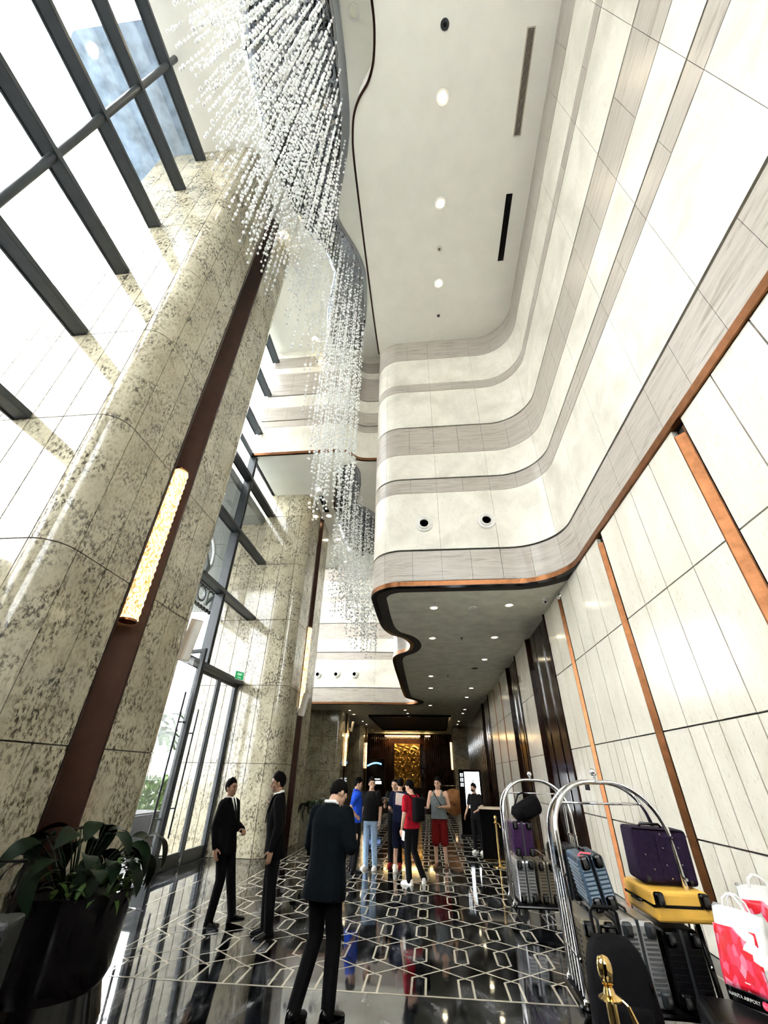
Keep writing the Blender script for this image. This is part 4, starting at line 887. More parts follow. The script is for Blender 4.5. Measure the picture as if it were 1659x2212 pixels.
# black case lying below the shopping bags
lb = empty('suitcase', (2.18, 4.30, 0)); lb.rotation_euler = (0, 0, R(-14)); tag(lb, 'matt black suitcase lying on the floor beneath the shopping bags', 'suitcase')
MB().box(-0.40, 0.40, -0.24, 0.26, 0.03, 0.40).build('shell', blackshell, lb, bevel=0.05, seg=3); MB().box(-0.406, 0.406, -0.246, 0.266, 0.20, 0.23).build('zip_band', M['frame'], lb, bevel=0.004)
MB().box(-0.2, 0.0, -0.252, -0.235, 0.27, 0.33).build('lock_plate', M['gloss_black'], lb, bevel=0.006); MB().box(-0.13, -0.09, -0.258, -0.25, 0.29, 0.315).build('badge', M['chrome'], lb)
MB().tube([(-0.15, -0.245, 0.14), (-0.13, -0.28, 0.14), (0.13, -0.28, 0.14), (0.15, -0.245, 0.14)], 0.014, 8).build('carry_handle', M['gloss_black'], lb, smooth=True)
for sx in (-1, 1):
    for sy in (-0.16, 0.18): MB().lathe([(0.001, -0.012), (0.03, -0.012), (0.03, 0.012), (0.001, 0.012)], 12, Matrix.Translation((sx * 0.33, sy, 0.03)) @ RX).build('wheel', tyre, lb)
l2 = hard_case((2.78, 5.02, 0.0), (0.52, 0.44, 0.47), blackshell, 'black suitcase against the panel wall holding the second shopping bag', (0, 0, R(-10)), ribs=7)
# shopping bags
t = NT('red_petal_print'); p_ = t.pos((1, 1, 0.55), (0.4, 0.2, 0.3), obj=True); vo = t.n('ShaderNodeTexVoronoi'); vo.inputs['Scale'].default_value = 30; t.l(p_, vo.inputs['Vector'])
sp = t.n('ShaderNodeSeparateColor'); t.l(vo.outputs['Color'], sp.inputs[0])
M['petal'] = t.set(t.ramp(sp.outputs[0], ((0.25, (0.72, 0.006, 0.02)), (0.55, (0.80, 0.025, 0.07)), (0.78, (0.85, 0.10, 0.20)), (0.95, (0.88, 0.30, 0.42)))), 0.35)
bagw = plain('white_plastic_bag', (0.80, 0.79, 0.77), 0.45, 0, 0.05)
def shopping_bag(loc, rz, w, d, h, label, lettered):
    o = empty('shopping_bag', loc, rz); tag(o, label, 'shopping bag', 'red and white shopping bags')
    mb = MB(); n = 28; rows = 12; vs = []
    for j in range(rows + 1):
        v = j / rows; dd = d * (1 - 0.72 * v ** 1.6); ww = w * (1.0 - 0.06 * v)
        for i in range(n):
            a = 2 * math.pi * i / n; c, s = math.cos(a), math.sin(a); ex_ = 0.35
            x = ww / 2 * math.copysign(abs(c) ** ex_, c); y = dd / 2 * math.copysign(abs(s) ** ex_, s)
            q = 0.010 * math.sin(9 * v + 3 * a) * math.sin(5 * v + 2.0) + 0.006 * math.sin(23 * v + 5 * a)
            vs.append((x * (1 + q * 2), y + q * (1.2 if s < 0 else 2.2), h * v + 0.012 * math.sin(3 * a) * v))
    fs = [(j * n + i, j * n + (i + 1) % n, (j + 1) * n + (i + 1) % n, (j + 1) * n + i) for j in range(rows) for i in range(n)] + [tuple(range(n - 1, -1, -1))]
    mb.add(vs, fs); mb.build('bag_body', bagw, o, smooth='all')
    # printed patch and black foot band on the front (-Y) face
    def face_pt(u, v, off):
        dd = d * (1 - 0.72 * v ** 1.6); q = 0.012 * math.sin(9 * v + 4 * u) ; return (u * w * 0.47, -dd / 2 - off + q * 0.5, h * v)
    def patch(u0, u1, v0, v1, off, mat, nm, N=10):
        m2 = MB(); P = [face_pt(u0 + (u1 - u0) * i / N, v0 + (v1 - v0) * j / N, off) for j in range(N + 1) for i in range(N + 1)]
        m2.add(P, [(j * (N + 1) + i, j * (N + 1) + i + 1, (j + 1) * (N + 1) + i + 1, (j + 1) * (N + 1) + i) for j in range(N) for i in range(N)])
        ob = m2.build(nm, mat, o, smooth='all'); s_ = ob.modifiers.new('thick', 'SOLIDIFY'); s_.thickness = 0.003; return ob
    patch(-0.98, 0.70 if lettered else 0.98, 0.17, 0.80, 0.009, M['petal'], 'red_print')
    if lettered:
        bb = patch(-0.98, 0.98, 0.02, 0.17, 0.009, M['gloss_black'], 'black_band')
        text('lettering', 'NARITA AIRPORT', 0.026, M['plastic_white'], o, (-0.055, -d / 2 - 0.016, h * 0.098), (R(90), 0, 0), 0.0006)
        pink = plain('pink_disc', (0.85, 0.06, 0.14), 0.4)
        for k in range(3): MB().lathe([(0.001, 0), (0.021, 0), (0.021, 0.002), (0.001, 0.002)], 18, Matrix.Translation((0.078 + 0.026 * k, -d / 2 - 0.0135 - 0.001 * k, h * 0.098)) @ RX).build('logo_disc', pink, o)
        text('lettering', 'Fa So La', 0.022, M['plastic_white'], o, (0.104, -d / 2 - 0.019, h * 0.098), (R(90), 0, 0), 0.0006)
    for s, yy in ((-1, -0.030), (1, 0.030)):
        MB().tube([(-w * 0.20, yy, h * 0.97), (-w * 0.17, yy, h * 1.10), (-w * 0.06, yy * 0.6, h * 1.17), (w * 0.05, yy * 0.6, h * 1.16), (w * 0.16, yy, h * 1.08), (w * 0.20, yy, h * 0.97)], 0.008, 8, flat=0.5).build('carry_loop', bagw, o, smooth=True)
    return o
shopping_bag((2.24, 4.42, 0.402), R(-62), 0.38, 0.24, 0.50, 'upright red and white shopping bag with lettering on the black suitcase', True)
sb2 = shopping_bag((2.78, 5.00, 0.510), R(-20), 0.36, 0.17, 0.44, 'second red and white shopping bag slumped against the wall', False); 
# ------------------------------------------------------------------ brass stanchions
def stanchion(x, y, label, H=0.97):
    o = empty('rope_stanchion', (x, y, 0)); tag(o, label, 'stanchion')
    MB().lathe([(0.16, 0), (0.16, 0.012), (0.13, 0.03), (0.05, 0.045), (0.03, 0.06)], 36).build('base', M['brass'], o, smooth=True)
    MB().lathe([(0.024, 0.05), (0.024, H - 0.15)], 20).build('post', M['brass'], o, smooth=True)
    MB().lathe([(0.024, H - 0.16), (0.05, H - 0.152), (0.052, H - 0.145), (0.028, H - 0.132), (0.02, H - 0.11), (0.026, H - 0.10)], 28).build('collar', M['brass'], o, smooth=True)
    MB().lathe([(0.022, H - 0.105), (0.03, H - 0.085), (0.036, H - 0.055), (0.034, H - 0.028), (0.024, H - 0.008), (0.001, H)], 24).build('knob', M['brass'], o, smooth='all')
    k = MB(); k.tube([(0.05, -0.01, H - 0.15), (0.07, -0.02, H - 0.165)], 0.005, 6); k.tube([(0.07, -0.02, H - 0.165), (0.09, -0.03, H - 0.225)], [0.008, 0.013], 10); k.ball((0.092, -0.031, H - 0.23), 0.013, 10, 6); k.build('rope_hook', M['brass'], o, smooth=True)
stanchion(0.815, 3.0, 'polished brass rope stanchion in front of the black trolley bag')
stanchion(1.50, 12.4, 'distant brass rope stanchion beside the check-in podium', 0.95)
# ------------------------------------------------------------------ left luggage
lc = hard_case((-2.84, 3.25, 0.0), (0.46, 0.26, 0.92), plain('slate_shell', (0.012, 0.014, 0.015), 0.5, 0, 0.1), 'slate grey suitcase with raised handle beside the big black planter', (0, 0, R(20)), ribs=9)
MB().tube([(-0.12, 0.09, 0.92), (-0.12, 0.09, 1.18), (0.12, 0.09, 1.18), (0.12, 0.09, 0.92)], 0.013, 8).build('telescopic_handle', M['gloss_black'], lc, smooth=True)
MB().box(0.10, 0.16, -0.142, -0.134, 0.60, 0.72).build('luggage_tag', plain('red_tag', (0.6, 0.02, 0.05), 0.5), lc)
# ------------------------------------------------------------------ potted plants
def leaf_mesh(L, W, bend, seed):
    rnd = random.Random(seed); mb = MB(); n = 8; vs = []
    for k in range(n + 1):
        u = k / n; wv_ = W * math.sin(math.pi * min(1, u * 0.97 + 0.03)) ** 0.8 * (1 - 0.25 * u); x = L * u * math.cos(bend * u); z = -L * u * math.sin(bend * u)
        vs += [(x, -wv_, z + 0.18 * wv_), (x, 0, z), (x, wv_, z + 0.18 * wv_)]
    fs = []
    for k in range(n): fs += [(3 * k, 3 * k + 3, 3 * k + 4, 3 * k + 1), (3 * k + 1, 3 * k + 4, 3 * k + 5, 3 * k + 2)]
    return mb.add(vs, fs)
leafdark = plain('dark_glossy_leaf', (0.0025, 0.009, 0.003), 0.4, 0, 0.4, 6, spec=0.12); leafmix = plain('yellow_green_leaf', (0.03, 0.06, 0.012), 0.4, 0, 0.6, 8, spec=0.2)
def potted(loc, r, H, label, nleaf, spread, LL=0.34, big=True):
    o = empty('potted_plant', loc); tag(o, label, 'potted plant')
    MB().lathe([(r * 0.95, 0), (r * 0.97, 0.02), (r * 0.86, H * 0.26), (r * 0.94, H * 0.36), (r * 1.0, H * 0.9), (r * 1.02, H), (r * 0.94, H), (r * 0.92, H - 0.08)], 40).build('pot', M['gloss_black'], o, smooth=True)
    MB().lathe([(0.001, H - 0.07), (r * 0.93, H - 0.075)], 24, cap=False).build('soil', M['black'], o)
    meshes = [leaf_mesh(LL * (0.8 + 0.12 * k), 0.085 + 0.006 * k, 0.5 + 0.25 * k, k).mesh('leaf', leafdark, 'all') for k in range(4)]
    rnd = random.Random(int(loc[1] * 10))
    for k in range(nleaf):
        az = k * 2.399 + rnd.random(); q = math.sqrt((k + 0.5) / nleaf); el = R(75 - 45 * q + 12 * rnd.random()); ln = spread * (0.55 + 0.45 * rnd.random())
        b0 = Vector((0.25 * r * q * math.cos(az), 0.25 * r * q * math.sin(az), H - 0.06)); tip = b0 + Vector((math.cos(az) * math.cos(el), math.sin(az) * math.cos(el), math.sin(el))) * ln
        st_ = MB().tube([b0, b0.lerp(tip, 0.55) + Vector((0, 0, 0.05)), tip], [0.009, 0.007, 0.005], 6).build('stalk', leafdark, o, smooth=True)
        lf = link('leaf', rnd.choice(meshes), st_, tip, (rnd.uniform(-0.5, 0.5), R(-25 + 40 * rnd.random()), az + rnd.uniform(-0.4, 0.4)))
    if big:
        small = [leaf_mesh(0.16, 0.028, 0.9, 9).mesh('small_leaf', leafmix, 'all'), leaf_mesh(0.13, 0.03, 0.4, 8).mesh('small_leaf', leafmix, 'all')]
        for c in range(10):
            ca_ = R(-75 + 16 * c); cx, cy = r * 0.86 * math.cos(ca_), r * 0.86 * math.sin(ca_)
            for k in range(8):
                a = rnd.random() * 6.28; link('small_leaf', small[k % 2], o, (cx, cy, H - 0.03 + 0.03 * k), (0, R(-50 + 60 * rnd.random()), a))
    return o
potted((-3.22, 4.62, 0), 0.49, 0.82, 'large gloss black planter with dark broad-leaved plant by the near pier', 40, 0.58, 0.31)
potted((-2.98, 13.7, 0), 0.36, 0.70, 'dark leafy potted plant in front of the second granite pier', 20, 0.62, 0.32, False)
# ------------------------------------------------------------------ check-in podium
pd = empty('reception_podium', (1.52, 13.4, 0), R(-8)); tag(pd, 'black reception podium with a pale top and upright notice', 'podium')
MB().box(-0.28, 0.28, -0.22, 0.22, 0.03, 1.02).build('body', M['gloss_black'], pd, bevel=0.01); MB().box(-0.30, 0.30, -0.24, 0.24, 1.02, 1.06).build('top', plain('pale_top', (0.55, 0.47, 0.33), 0.3), pd, bevel=0.005); MB().box(-0.29, 0.29, -0.23, 0.23, 0, 0.03).build('plinth', M['brass'], pd)
ns = empty('notice_stand', (2.02, 12.95, 0), R(-10)); tag(ns, 'slim upright white notice panel on a thin post by the podium', 'sign'); MB().box(-0.07, 0.07, -0.01, 0.01, 0.95, 1.55).build('panel', M['plastic_white'], ns); MB().tube([(0, 0, 0.01), (0, 0, 0.96)], 0.012, 8).build('post', M['brass'], ns); MB().lathe([(0.12, 0), (0.12, 0.012), (0.02, 0.02)], 20).build('base', M['brass'], ns)
# ------------------------------------------------------------------ crystal chandeliers
crystal = NT('clear_crystal'); nz = crystal.noise(crystal.pos(), 9, 2)
crystal.set(crystal.ramp(nz, ((0.3, (0.86, 0.88, 0.86)), (0.7, (0.97, 0.98, 0.96)))), 0.06, 0, 0.8); crystal.b.inputs['Transmission Weight'].default_value = 0.12; M['crystal'] = crystal.m
_ico = None
def ico():
    global _ico
    if _ico is None:
        bm = bmesh.new(); bmesh.ops.create_icosphere(bm, subdivisions=1, radius=1.0); bm.verts.ensure_lookup_table()
        _ico = ([v.co.copy() for v in bm.verts], [tuple(v.index for v in f.verts) for f in bm.faces]); bm.free()
    return _ico
def strand(mb, x, y, zt, zb, r, gap, rnd, sparse=0.0):
    V, F = ico(); z = zb
    while z < zt - 0.05:
        k = (z - zb) / max(0.1, zt - zb); rr = r * rnd.uniform(0.75, 1.15) * (1 - 0.35 * sparse * k)
        if rnd.random() > sparse * k * 0.8:
            mb.add([(x + v.x * rr, y + v.y * rr, z + v.z * rr) for v in V], F)
        z += gap * rnd.choice((0.7, 0.8, 1.0, 1.1, 1.7))
    w_ = 0.0018; mb.add([(x + w_, y, zb), (x - w_, y + w_, zb), (x - w_, y - w_, zb), (x + w_, y, zt), (x - w_, y + w_, zt), (x - w_, y - w_, zt)], [(0, 1, 4, 3), (1, 2, 5, 4), (2, 0, 3, 5)])
def chandelier(name, label, zt, spots, parts, seed):
    rnd = random.Random(seed); o = empty(name, (0, 0, zt)); tag(o, label, 'chandelier')
    meshes = {}
    rest = MB()
    for i, (x, y, zb, r, gap, sp_) in enumerate(spots):
        if i < parts:
            key = (round((zt - zb) * 2), round(r, 3), round(sp_, 1), rnd.randrange(3))
            if key not in meshes:
                mb = MB(); strand(mb, 0, 0, 0, -key[0] / 2, r, gap, rnd, sp_); meshes[key] = mb.mesh('crystal_strand', M['crystal'], 'all')
            link('crystal_strand', meshes[key], o, (x, y, -0.07))
        else: strand(rest, x, y, -0.07, zb - zt, r, gap, rnd, sp_)
    if rest.v: tag(rest.build('crystal_strands', M['crystal'], o, smooth='all'), kind='stuff')
    return o
def lerp_tab(T, y):
    for (a, p), (b, q) in zip(T, T[1:]):
        if y <= b: u = max(0, (y - a) / (b - a)); return [m + (n - m) * u for m, n in zip(p, q)]
    return T[-1][1]
rnd = random.Random(3); S1 = []
# (y) -> x left, x right, hanging end
T1 = [(-0.5, (-3.45, -1.45, 11.0)), (0.8, (-3.50, -1.45, 11.0)), (2.6, (-3.58, -1.45, 11.0)), (4.0, (-3.55, -1.62, 11.0)), (4.9, (-3.45, -2.1, 11.2)), (5.4, (-3.15, -2.15, 11.0)), (6.2, (-2.8, -1.85, 9.6)), (7.0, (-2.6, -1.6, 8.0)), (8.0, (-2.9, -1.62, 7.2)), (9.75, (-3.0, -1.95, 7.4))]
y = -0.4; row = 0
while y < 4.95:
    xl, xr, zb = lerp_tab(T1, y); n = max(3, int((xr - xl) / 0.17))
    for k in range(n): S1.append((xl + (xr - xl) * (k + rnd.random() * 0.5 + (row % 2) * 0.4) / n, y + rnd.uniform(-0.05, 0.05), zb + 0.55 * rnd.random() ** 2 + 0.25 * k / n, 0.033, 0.235, 0.25))
    y += 0.21; row += 1
while y < 9.7:
    xl, xr, zb = lerp_tab(T1, y); n = max(3, int((xr - xl) / 0.17))
    for k in range(n): S1.append((xl + (xr - xl) * (k + rnd.random()) / n, y + rnd.uniform(-0.08, 0.08), zb + 3.2 * rnd.random() ** 1.5, 0.036, 0.20, 0.6))
    y += 0.19
S1.sort(key=lambda s: s[1])
chandelier('crystal_chandelier', 'long chandelier of crystal bead strands hanging from the high rippled mirror', ZL, S1, 300, 5)
S2 = []; y = 10.75
T2 = [(10.6, (-2.6, -2.1, 7.0)), (12.0, (-3.0, -2.05, 6.3)), (13.2, (-3.4, -1.9, 5.7)), (15.0, (-3.3, -1.55, 5.6)), (17.3, (-3.2, -2.3, 5.9))]
while y < 17.3:
    xl, xr, zb = lerp_tab(T2, y); n = max(3, int((xr - xl) / 0.15))
    for k in range(n): S2.append((xl + (xr - xl) * (k + rnd.random()) / n, y + rnd.uniform(-0.08, 0.08), zb + 1.6 * rnd.random() ** 1.6 + (0.9 if k < n * 0.35 else 0), 0.034, 0.19, 0.35))
    y += 0.28
chandelier('crystal_chandelier', 'shorter crystal strand chandelier hanging from the lower mirror behind the mezzanine corner', ZM, S2, 230, 6)
# ------------------------------------------------------------------ people
skinA = plain('skin', (0.50, 0.30, 0.20), 0.5, 0, 0.08, 20); hairm = plain('black_hair', (0.004, 0.0033, 0.003), 0.75, 0, 0.4, 60, spec=0.05)
skinD = plain('tanned_skin', (0.30, 0.165, 0.10), 0.5, 0, 0.08, 20)
cloth = {}
def cl_mat(name, col, rough=0.85):
    if name not in cloth: cloth[name] = plain(name, col, rough, 0, 0.18, 25, spec=0.08)
    return cloth[name]
def loft(mb, rings, n=18):
    """rings: (center, half-width vector, half-depth vector, squareness)"""
    vs = []
    for c, a, b, *e in rings:
        c, a, b = Vector(c), Vector(a), Vector(b); e = e[0] if e else 0.85
        for i in range(n):
            t = 2 * math.pi * i / n; ct, st_ = math.cos(t), math.sin(t)
            vs.append(c + a * math.copysign(abs(ct) ** e, ct) + b * math.copysign(abs(st_) ** e, st_))
    m = len(rings)
    fs = [(j * n + i, j * n + (i + 1) % n, (j + 1) * n + (i + 1) % n, (j + 1) * n + i) for j in range(m - 1) for i in range(n)] + [tuple(range(n - 1, -1, -1)), tuple((m - 1) * n + i for i in range(n))]
    return mb.add(vs, fs)
def limb(mb, pts, rs, n=14):
    P = [Vector(p) for p in pts]; out = []; rr = []
    for i in range(len(P) - 1):
        for k in range(5): u = k / 5; out.append(P[i].lerp(P[i + 1], u)); rr.append(rs[i] + (rs[i + 1] - rs[i]) * u)
    out.append(P[-1]); rr.append(rs[-1]); mb.tube(out, rr, n)
    for p, r in zip(P, rs): mb.ball(p, r * 0.985, 12, 8)
def hand(mb, wrist, d, pn, side, curl=0.5, s=1.0):
    """d: pointing direction, pn: palm normal, side: +1 thumb towards lateral"""
    d = Vector(d).normalized(); pn = Vector(pn); pn = (pn - d * pn.dot(d)).normalized(); lat = d.cross(pn).normalized() * side; w = Vector(wrist)
    Mx = Matrix((lat, d, pn)).transposed().to_4x4()
    mb.ball(w + d * 0.045 * s, 1.0, 12, 8, (0.040 * s, 0.055 * s, 0.0165 * s), Mx)
    for k, (off, L) in enumerate(((0.029, 0.072), (0.010, 0.080), (-0.009, 0.074), (-0.027, 0.058))):
        p = w + d * 0.088 * s + lat * off * s; q = d.copy(); pts = [p - d * 0.02 * s, p]
        for j, f in enumerate((0.45, 0.32, 0.23)):
            q = (q * math.cos(curl * (0.6 + 0.5 * j)) + pn * math.sin(curl * (0.6 + 0.5 * j))).normalized(); p = p + q * L * f * s * 1.05; pts.append(p)
        mb.tube(pts, [0.0092 * s, 0.0092 * s, 0.0088 * s, 0.0082 * s, 0.007 * s], 8); mb.ball(pts[-1], 0.0072 * s, 8, 6)
    a = w + d * 0.025 * s + lat * 0.028 * s; b = a + (lat * 0.75 + d * 0.6 + pn * 0.35).normalized() * 0.035 * s; c = b + (d * 0.9 + lat * 0.25 + pn * 0.45).normalized() * 0.032 * s; e = c + (d + pn * 0.4).normalized() * 0.02 * s
    mb.tube([a, b, c, e], [0.013 * s, 0.0115 * s, 0.0105 * s, 0.0085 * s], 8); mb.ball(e, 0.0085 * s, 8, 6)
def remesh(o, vs, it=3):
    m = o.modifiers.new('weld', 'REMESH'); m.mode = 'VOXEL'; m.voxel_size = vs; m.use_smooth_shade = True
    s = o.modifiers.new('soft', 'SMOOTH'); s.iterations = it; s.factor = 0.5
    return o
def person(loc, face, label, top, pants, arms, legs=None, head=(0, 0, 0), H=1.70, lean=0.0, lean_side=0.0, skin=None, shoe='black', vox=0.008, build=1.0, hair=True, twist=0.0, extra=None):
    """local frame: +Y is where the figure faces, +X its right. face: heading angle of +Y in degrees (0 = away from the camera along +Y, 90 = towards -X)"""
    sk = skin or skinA; o = empty('person', loc, R(face)); tag(o, label, 'person'); k = H / 1.70; o.scale = (k, k, k)
    o.rotation_mode = 'XYZ'; o.rotation_euler = (R(-lean), R(lean_side), R(face))
    B = build; V = Vector
    SH = {s: V((s * 0.172 * B, 0.0, 1.385)) for s in (-1, 1)}; HP = {s: V((s * 0.088, 0, 0.90)) for s in (-1, 1)}
    legs = legs or {1: ((0.10, 0.02, 0.49), (0.11, -0.03, 0.085)), -1: ((-0.10, 0.02, 0.49), (-0.11, -0.03, 0.085))}
    # ---------------- body (one continuous surface)
    b = MB(); X, Y, Z = V((1, 0, 0)), V((0, 1, 0)), V((0, 0, 1))
    T = [(V((0, -0.005, 0.84)), 0.135, 0.095), (V((0, -0.005, 0.93)), 0.155, 0.10), (V((0, 0.005, 1.06)), 0.13 * B, 0.092 * B), (V((0, 0.01, 1.20)), 0.15 * B, 0.102 * B), (V((0, 0.0, 1.32)), 0.16 * B, 0.10 * B), (V((0, -0.012, 1.41)), 0.125, 0.072), (V((0, -0.015, 1.45)), 0.062, 0.058)]
    loft(b, [(c, X * w_, Y * d_) for c, w_, d_ in T])
    hp = V((0, -0.012, 1.47)); Rh = Euler((R(-head[0]), R(head[1]), R(-head[2])), 'ZXY').to_matrix().to_4x4()
    hd = lambda p: hp + (Rh @ V(p))
    limb(b, [(0, -0.015, 1.42), hd((0, 0.012, 0.06))], [0.058, 0.054])
    b.ball(hd((0, 0.012, 0.135)), 1.0, 22, 16, (0.076, 0.093, 0.096), Rh); b.ball(hd((0, 0.038, 0.07)), 1.0, 18, 12, (0.057, 0.062, 0.068), Rh)
    b.ball(hd((0, 0.078, 0.032)), 1.0, 12, 8, (0.030, 0.022, 0.022), Rh)                       # chin
    b.tube([hd((0, 0.100, 0.118)), hd((0, 0.113, 0.090)), hd((0, 0.116, 0.078))], [0.009, 0.013, 0.016], 8); b.ball(hd((0, 0.113, 0.078)), 0.0155, 10, 6)
    b.ball(hd((0, 0.094, 0.050)), 1.0, 10, 6, (0.024, 0.010, 0.010), Rh)                     # lips
    for s in (-1, 1):
        b.ball(hd((s * 0.035, 0.085, 0.135)), 1.0, 10, 6, (0.026, 0.016, 0.012), Rh); b.ball(hd((s * 0.048, 0.070, 0.085)), 1.0, 10, 6, (0.022, 0.022, 0.022), Rh)
        b.ball(hd((s * 0.077, 0.008, 0.100)), 1.0, 10, 8, (0.010, 0.020, 0.032), Rh)          # ears
    AR = {}
    for s in (-1, 1):
        el, wr_, hd_d, pn, curl = arms[s]; el, wr_ = V(el), V(wr_); AR[s] = (el, wr_)
        limb(b, [SH[s], el, wr_], [0.050 * B, 0.041, 0.027]); hand(b, wr_, hd_d, pn, s * (1 if True else 1), curl)
        kn, an = V(legs[s][0]), V(legs[s][1]); limb(b, [HP[s], kn, an], [0.082, 0.054, 0.036])
        fd = V(legs[s][2]) if len(legs[s]) > 2 else V((s * 0.15, 1, 0)); fd.normalize()
        b.ball(V((an.x, an.y, 0.032 + an.z - 0.085)) + fd * (0.05 if shoe == 'brown' else 0.03), 1.0, 12, 8, ((0.04, 0.10, 0.030) if shoe == 'brown' else (0.026, 0.06, 0.018)), Matrix.Rotation(math.atan2(-fd.x, fd.y), 4, 'Z'))
    remesh(b.build('body', sk, o), vox, 2)
    # ---------------- eyes and brows
    e = MB()
    for s in (-1, 1): e.ball(hd((s * 0.031, 0.0965, 0.112)), 1.0, 10, 6, (0.0125, 0.006, 0.0062), Rh); e.tube([hd((s * 0.016, 0.103, 0.130)), hd((s * 0.034, 0.101, 0.134)), hd((s * 0.05, 0.088, 0.130))], [0.004, 0.005, 0.003], 6)
    e.build('eyes_and_brows', hairm, o)
    # ---------------- hair
    if hair:
        hm = MB(); n, m = 36, 30; keep = []; vs = []
        for j in range(m + 1):
            t_ = -math.pi / 2 + math.pi * j / m
            for i in range(n):
                a = 2 * math.pi * i / n; p = V((math.cos(t_) * math.cos(a), math.cos(t_) * math.sin(a), math.sin(t_)))
                bmp = 1.0 + (0.03 * math.sin(9 * a + 4 * t_) * math.cos(6 * t_) if hair is True else -0.015); up = 0.016 * max(0, p.z) * (1.2 if p.y > 0 else 0.6) if hair is True else -0.002
                vs.append(V((p.x * 0.0815 * bmp, 0.004 + p.y * 0.099 * bmp, 0.140 + p.z * 0.101 * bmp + up)))
        tab = ((-0.12, 0.040), (-0.08, 0.044), (-0.05, 0.050), (-0.022, 0.062), (-0.008, 0.105), (0.012, 0.118), (0.022, 0.085), (0.040, 0.095), (0.05, 0.150), (0.075, 0.172), (0.13, 0.184))
        def lim(v):
            for (y0, z0), (y1, z1) in zip(tab, tab[1:]):
                if v.y <= y1: return v.z > z0 + (z1 - z0) * max(0, (v.y - y0) / (y1 - y0))
            return v.z > 0.19
        fs = []
        for j in range(m):
            for i in range(n):
                q = (j * n + i, j * n + (i + 1) % n, (j + 1) * n + (i + 1) % n, (j + 1) * n + i)
                if sum(lim(vs[t_]) for t_ in q) > 2: fs.append(q)
        hm.add([hd(v) for v in vs], fs); ho = hm.build('hair', hairm, o, smooth='all'); sm = ho.modifiers.new('thick', 'SOLIDIFY'); sm.thickness = 0.012; sm.offset = -1
    # ---------------- trousers or shorts
    pm, plen = pants; p = MB()
    loft(p, [((0, -0.005, 0.98), X * 0.158 * B, Y * 0.108 * B), ((0, -0.005, 0.90), X * 0.170 * B, Y * 0.118 * B), ((0, -0.005, 0.82), X * 0.165, Y * 0.115), ((0, 0, 0.78), X * 0.15, Y * 0.10)])
    for s in (-1, 1):
        kn, an = V(legs[s][0]), V(legs[s][1])
        if plen == 'long': limb(p, [HP[s] + V((0, 0, -0.04)), kn, an + V((0, -0.004, -0.02))], [0.092, 0.070, 0.058])
        else: q = HP[s].lerp(kn, 1.0) + (an - kn) * 0.06; limb(p, [HP[s] + V((0, 0, -0.04)), HP[s].lerp(kn, 0.6), q], [0.098, 0.098, 0.098])
    remesh(p.build('trousers' if plen == 'long' else 'shorts', pm, o), 0.013, 3)
    # ---------------- shoes
    shm = {'black': M['gloss_black'], 'white': cl_mat('white_sneaker', (0.78, 0.77, 0.74), 0.5), 'red': cl_mat('red_shoe', (0.25, 0.02, 0.02), 0.5), 'brown': cl_mat('brown_sandal', (0.10, 0.05, 0.03), 0.6)}[shoe]
    for s in (-1, 1):
        an = V(legs[s][1]); fd = V(legs[s][2]) if len(legs[s]) > 2 else V((s * 0.15, 1, 0)); fd.normalize(); sd = V((fd.y, -fd.x, 0)); g = an.z - 0.085
        f = MB(); c0 = V((an.x, an.y, g))
        loft(f, [(c0 + fd * t_ + V((0, 0, zc)), sd * w_, V((0, 0, 1)) * h_, 0.7) for t_, w_, h_, zc in ((-0.075, 0.022, 0.030, 0.035), (-0.06, 0.036, 0.045, 0.047), (0.0, 0.040, 0.050, 0.052), (0.05, 0.042, 0.036, 0.038), (0.11, 0.046, 0.027, 0.029), (0.16, 0.040, 0.022, 0.024), (0.185, 0.02, 0.014, 0.017))], 14)
        if shoe != 'brown': limb(f, [c0 + V((0, 0, 0.05)), c0 + V((0, 0, 0.095))], [0.046, 0.046], 12)
        remesh(f.build('shoe', shm, o), 0.009, 2)
        MB().prism([(q.x, q.y) for q in [c0 + fd * a_ + sd * b_ for a_, b_ in ((-0.078, -0.025), (-0.06, -0.04), (0.05, -0.045), (0.12, -0.048), (0.17, -0.03), (0.185, 0.0), (0.17, 0.03), (0.12, 0.048), (0.05, 0.045), (-0.06, 0.04), (-0.078, 0.025))]], g + 0.0, g + 0.016).build('sole', shm if shoe != 'black' else M['black'], bpy.context.scene.objects[o.children[-1].name])
    # ---------------- upper clothing
    kind, tm = top
    t = MB(); G = 0.014
    if kind == 'jacket':
        loft(t, [((0, -0.01, 0.745), X * 0.205 * B, Y * 0.145 * B), ((0, -0.005, 0.86), X * 0.195 * B, Y * 0.138 * B), ((0, 0.0, 1.00), X * 0.172 * B, Y * 0.125 * B), ((0, 0.008, 1.16), X * 0.182 * B, Y * 0.128 * B), ((0, 0.0, 1.30), X * 0.190 * B, Y * 0.122 * B), ((0, -0.01, 1.39), X * 0.165 * B, Y * 0.095), ((0, -0.018, 1.445), X * 0.085, Y * 0.072), ((0, -0.018, 1.465), X * 0.070, Y * 0.065)])
        for s in (-1, 1):
            el, wr_ = AR[s]; limb(t, [SH[s] + V((0, 0, -0.008)), el, el.lerp(wr_, 0.95)], [0.074 * B, 0.060, 0.046])
        remesh(t.build('jacket', tm, o), 0.012, 3)
        wm = cl_mat('white_shirt', (0.80, 0.80, 0.80)); c = MB()
        ring_ = [(0.066 * math.cos(a), -0.014 + 0.062 * math.sin(a), 1.466 + (0.012 if math.sin(a) < 0 else -0.02 * math.sin(a))) for a in [2 * math.pi * q / 20 for q in range(20)]]; c.tube(ring_, 0.009, 8, closed=True, flat=1.6)
